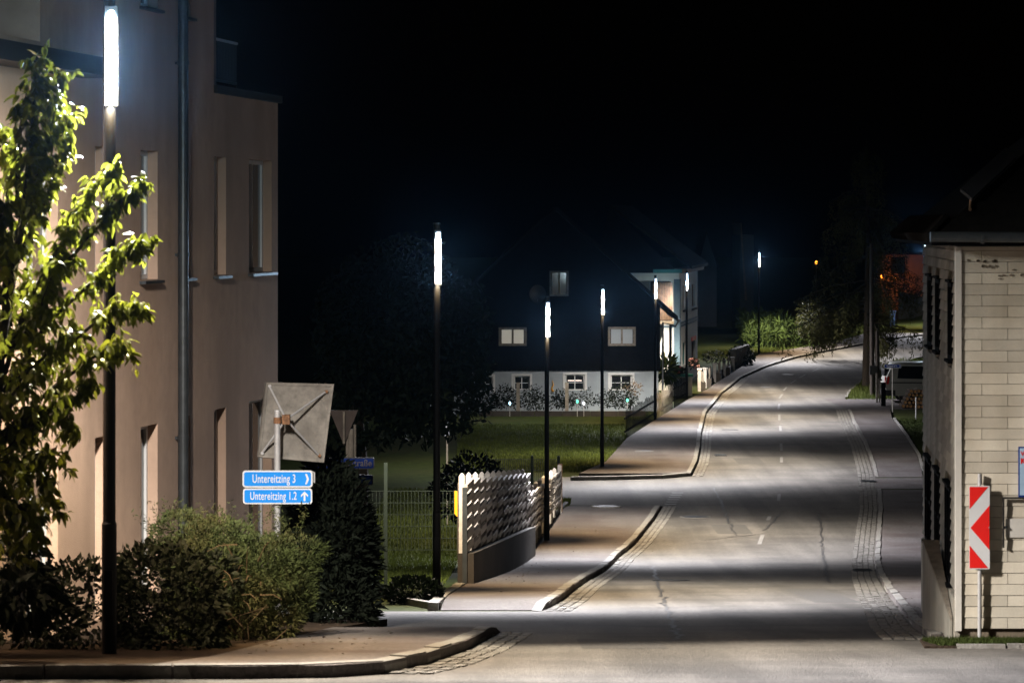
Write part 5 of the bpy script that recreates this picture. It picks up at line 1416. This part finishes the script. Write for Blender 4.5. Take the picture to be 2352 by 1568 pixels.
# cellar ramp wedge at the far foot of the side wall
cr_ = thing('cellar_hatch', tuple(P(2150, 1447, 33.5)), 'grey sloping cellar hatch against the side of the clad house', 'hatch')
A_ = [ro + ru*.25 + rn*.04, ro + ru*2.6 + rn*.04, ro + ru*2.6 + rn*.22, ro + ru*.25 + rn*.06]
zz = [rz0+.05, rz0+.62, rz0+.62, rz0+.05]
zb4 = [gz(p.x, p.y)-.1 for p in A_]
MB().prism([Vector((p.x, p.y, b)) for p, b in zip(A_, zb4)], [Vector((p.x, p.y, b)) for p, b in zip(A_, zz)]).build('side', 'cladding_side', cr_)
A2_ = [p + Vector((0, 0, z+.002)) for p, z in zip([Vector((q.x, q.y, 0)) for q in A_], zz)]
MB().prism(A2_, [p + Vector((0, 0, .035)) for p in A2_]).build('cover_board', 'wood_grey', cr_)
# roof panel on a stick
def on_roof(x, y, lift=.04):
    sl = (rp_ - zE - .065)/(r1_.y - ea.y); k = (HY - y)/F            # roof plane z = zE+.065 + sl*(Y-ea.y); ray z = ZC + k*Y
    Y = (ZC - zE - .065 - lift + sl*ea.y)/(sl - k); return P(x, y, Y)
rpn = thing('roof_panel', tuple(on_roof(2230, 480)), 'dim tilted rectangular panel on the dark roof of the clad house', 'panel')
pq = [on_roof(2205, 440), on_roof(2310, 345), on_roof(2335, 366), on_roof(2232, 462)]
MB().prism(pq, [p + Vector((0, -.02, .03)) for p in pq]).build('plate', 'solar', rpn)
MB().tube([on_roof(2230, 458, .02), on_roof(2228, 482, .02)], .016, 8).build('stand', 'wood_brown', rpn)

# hazard board in front of the wall
ZYb = RY - .085
hb = thing('hazard_board', (PX(2250, ZYb), ZYb, rz0), 'red and white striped hazard board on a post at the clad house', 'sign')
pxp = PX(2251, ZYb)
MB().tube([(pxp, ZYb+.028, rz0-.2), (pxp, ZYb+.028, PZ(1088, ZYb))], .021, 14).build('post', 'steel', hb)
X0, X1, Z0, Z1 = PX(2226, ZYb), PX(2273, ZYb), PZ(1306, ZYb), PZ(1115, ZYb)
bw, bh = X1-X0, Z1-Z0
MB().prism(round_rect((X0+X1)/2, (Z0+Z1)/2, bw, bh, .012, ZYb-.006), round_rect((X0+X1)/2, (Z0+Z1)/2, bw, bh, .012, ZYb+.006)).build('plate', 'white_print', hb)
def fz_(x, y): return Vector((X0 + bw*x, ZYb-.008, Z1 - bh*y))
for pl_ in ([(.015, .012), (.93, .012), (.015, .28)], [(.985, .235), (.985, .77), (.06, .505)], [(.015, .715), (.93, .988), (.015, .988)]):
    a = [fz_(*q) for q in pl_]; MB().prism(a, [p + Vector((0, .0025, 0)) for p in a]).build('red_field', 'red', hb)
for zf in (.5,): MB().tube([fz_(.96, zf), fz_(.96, zf)+Vector((0, -.004, 0))], .006, 8).build('bolt', 'steel', hb)
MB().box(pxp-.04, pxp+.04, ZYb+.0065, ZYb+.012, Z0-.014, Z0+.01).build('clamp', 'steel', hb)
# poster and metal frame
pt_ = thing('poster', tuple(P(2400, 1140, RY-.03)), 'pale blue poster with red capitals cut by the picture edge', 'poster')
MB().box(PX(2338, RY), PX(2440, RY), RY-.035, RY-.020, PZ(1140, RY), PZ(1025, RY)).build('frame', 'blue_dark', pt_)
MB().box(PX(2341, RY), PX(2437, RY), RY-.038, RY-.0355, PZ(1136, RY), PZ(1028, RY)).build('sheet', 'poster', pt_)
text('lettering', 'V', .062, (PX(2347, RY), RY-.040, PZ(1041, RY)), 'red', pt_, bold=.002)
text('lettering', 'K', .075, (PX(2348, RY), RY-.040, PZ(1058, RY)), 'red', pt_, bold=.003)
fr_ = thing('metal_frame', tuple(P(2303, 1256, RY-.03)), 'thin dark metal frame fixed to the clad wall under the poster', 'frame')
MB().box(PX(2300, RY), PX(2440, RY), RY-.06, RY-.035, PZ(1144, RY), PZ(1140, RY)).build('top_bar', 'iron', fr_)
MB().box(PX(2301, RY), PX(2305, RY), RY-.06, RY-.035, PZ(1256, RY), PZ(1144, RY)-.0005).build('side_bar', 'iron', fr_)
MB().box(PX(2305, RY), PX(2312, RY), RY-.055, RY-.013, PZ(1212, RY), PZ(1207, RY)).build('bracket', 'zinc', fr_)
MB().box(PX(2309, RY), PX(2440, RY), RY-.024, RY-.0135, PZ(1233, RY), PZ(1190, RY)).build('white_board', 'trim', fr_)
# grass at the wall foot
gp = scatter(9000, lambda: (lambda X, Y: gpt(X, Y, .02))(random.uniform(PX(2150, 30.8), PX(2500, 31.)), random.uniform(30.5, 31.9)))
blades('verge_grass', gp, .07, .004, 'blade_dark', 'dark grass strip at the foot of the clad wall')
strip('verge', [(PX(2128, 30.3), 30.45), (PX(2140, 31.5), 32.4)], [(14, 30.45), (14, 32.4)], .03, 'soil', 'earth verge in front of the clad house', 'verge', .05)
kerb([(RX-.25, 30.42), (RX+.5, 30.36), (RX+6, 30.34)], .10, .05, 'worn stone edging of the verge below the clad house', step=.5, sign=-1)

# ------------------------------------------------------------------ larch, orange house, far lights
LYt = 153.; lx = PX(1990, LYt); lz = gz(lx, LYt)
lt = thing('weeping_larch', (lx, LYt, lz), 'dim drooping larch tree hanging over the far road', 'tree')
ltop = PZ(320, LYt)
MB().tube([(lx, LYt, lz-.2), (lx+.1, LYt, (lz+ltop)/2), (lx, LYt, ltop)], [.24, .16, .03], 10).build('trunk', 'bark', lt)
NP, ND = [], []
for i in range(78):
    f = .26 + .70*random.random(); z = lz + (ltop-lz)*f
    az = random.uniform(0, 2*math.pi); ln = (1.12-f)*6.0*random.uniform(.55, 1.1)
    if math.cos(az) > 0: ln *= .95
    tip = Vector((lx + math.cos(az)*ln, LYt + math.sin(az)*ln, z - ln*.30)); base_ = Vector((lx, LYt, z))
    mid_ = base_.lerp(tip, .5) + Vector((0, 0, .25))
    pts = [base_, mid_, tip]
    MB().tube(pts, [.04, .025, .008], 5).build('branch', 'bark', lt)
    for k in range(int(ln*9)):
        q = random.uniform(.2, 1); p = (base_.lerp(mid_, q*2) if q < .5 else mid_.lerp(tip, q*2-1))
        dl = random.uniform(.35, 1.5)
        for s in range(int(dl*16)):
            NP.append((p.x + random.gauss(0, .05), p.y + random.gauss(0, .05), p.z - dl*random.random()))
V, Fc = leaves(np.array(NP), .17, .3, .7, 0.)
np_mesh('needles', V, Fc, 'larch', lt)
# a long low branch reaching in front of the orange house
fuzzy('shrub', [B(1862, 735, 172., 30, .9, 40), B(1895, 765, 172., 34, .8, 28)], 1500, .20, .2, 'larch', 'low arching bush left of the larch by the grass bank', 'shrub', droop=.5, up=.2, base=tuple(P(1870, 812, 172.)), shell=.2)
OY = 228.
ohx = PX(2020, OY)
oh = thing('ochre_house', (PX(2065, OY), OY, gz(PX(2065, OY), OY)), 'ochre house wall glowing orange behind the larch', 'house')
oz0 = gz(PX(2065, OY), OY) - .6
oo = Vector((PX(2022, OY), OY, 0))
ow = PX(2190, OY) - oo.x
wx0, wx1 = PX(2046, OY) - oo.x, PX(2080, OY) - oo.x
facade('wall', 'orange_wall', oh, oo, (1, 0, 0), (0, -1, 0), [(0, ow, oz0, PZ(584, OY))], [(wx0, wx1, PZ(628, OY), PZ(590, OY), .2)])
window(oh, oo, (1, 0, 0), (0, -1, 0), wx0+.01, wx1-.01, PZ(628, OY)+.01, PZ(590, OY)-.01, .19, .08, 1, 0, frame_mt='wood_dark')
a = [Vector((oo.x-.4, OY-.6, PZ(585, OY))), Vector((oo.x+ow+.4, OY-.6, PZ(585, OY))), Vector((oo.x+ow+.4, OY+3.5, PZ(520, OY))), Vector((oo.x-.4, OY+3.5, PZ(520, OY)))]
MB().prism(a, [p + Vector((0, 0, .2)) for p in a]).build('roof', 'roof', oh)
MB().box(oo.x, oo.x+ow, OY+.25, OY+7, oz0, PZ(586, OY)).build('core', 'orange_wall', oh)
def orange_lamp(x, y, Yl, label, pw_, rad=.09, hang=True):
    c = P(x, y, Yl); g = gz(c.x, Yl)
    t = thing('garden_lamp', (c.x, Yl, g), label, 'lamp', 'small orange lamps')
    MB().tube([c + Vector((0, 0, -rad)), c + Vector((0, 0, -rad*.3)), c + Vector((0, 0, rad*.6)), c + Vector((0, 0, rad*1.3))], [rad*.5, rad, rad*.8, rad*.2], 10).build('lantern', 'gl_orange', t, smooth=True)
    MB().tube([(c.x, Yl, g-.1), (c.x, Yl, c.z-rad)], .03, 6).build('post', 'iron', t)
    l = bpy.data.lights.new('lamp_light', 'POINT'); l.energy = pw_; l.color = (1, .34, .05); l.shadow_soft_size = .1
    lo_ = bpy.data.objects.new('lamp_light', l); COL.objects.link(lo_); lo_.parent = t; lo_.location = Vector((c.x, Yl-.16, c.z)) - ORG[t.name]
orange_lamp(2024, 636, OY-1.3, 'brightest orange lamp at the foot of the ochre house', 60, .09)
orange_lamp(2056, 637, OY-1.3, 'dimmer orange lamp under the window of the ochre house', 30, .05)
orange_lamp(1875, 603, 232., 'lonely orange lamp in the dark above the grass bank', 3, .11)
ow_ = thing('boundary_wall', (PX(2090, 214.), 214., gz(PX(2090, 214.), 214.)), 'pale low boundary wall below the ochre house', 'wall'); ow_['kind'] = 'thing'
for i in range(9):
    a = PX(2064+i*14, 214.); b = PX(2064+(i+1)*14-.6, 214.); e = i*.16
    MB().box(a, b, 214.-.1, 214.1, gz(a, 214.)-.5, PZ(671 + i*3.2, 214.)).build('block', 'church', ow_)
bn = thing('recycling_bin', (PX(2050, 205.), 205., gz(PX(2050, 205.), 205.)), 'small blue wheeled bin beyond the larch', 'bin')
bz = gz(PX(2050, 205.), 205.)
MB().prism([Vector((PX(2045, 205.), 205., bz)), Vector((PX(2055, 205.), 205., bz)), Vector((PX(2055, 205.), 205.4, bz)), Vector((PX(2045, 205.), 205.4, bz))],
           [Vector((PX(2043, 205.), 204.95, bz+1.)), Vector((PX(2057, 205.), 204.95, bz+1.)), Vector((PX(2057, 205.), 205.45, bz+1.)), Vector((PX(2043, 205.), 205.45, bz+1.))]).build('body', 'bin_blue', bn)
MB().box(PX(2042, 205.), PX(2058, 205.), 204.9, 205.5, bz+1.002, bz+1.07).build('lid', 'bin_blue', bn)

# ------------------------------------------------------------------ blue haze added for halos round the lamps
def haze():
    m = bpy.data.materials.new('halo_haze'); m.use_nodes = True; nt = m.node_tree
    for n in list(nt.nodes):
        if n.type == 'BSDF_PRINCIPLED': nt.nodes.remove(n)
    v = nt.nodes.new('ShaderNodeVolumePrincipled')
    v.inputs['Color'].default_value = (.42, .70, 1., 1); v.inputs['Density'].default_value = HAZE_DENSITY; v.inputs['Anisotropy'].default_value = .97  # tinted blue and forward scattering, added to form the lamp halos
    o = [n for n in nt.nodes if n.type == 'OUTPUT_MATERIAL'][0]
    nt.links.new(v.outputs[0], o.inputs['Volume'])
    M['haze'] = m
    b = MB().box(-155, 155, -34, 425, -2.5, 24.).build('haze', 'haze', org=(0, 0, 0))
    tag(b, 'thin blue haze added to put halos round the street lamps', 'haze', kind='stuff')
haze()
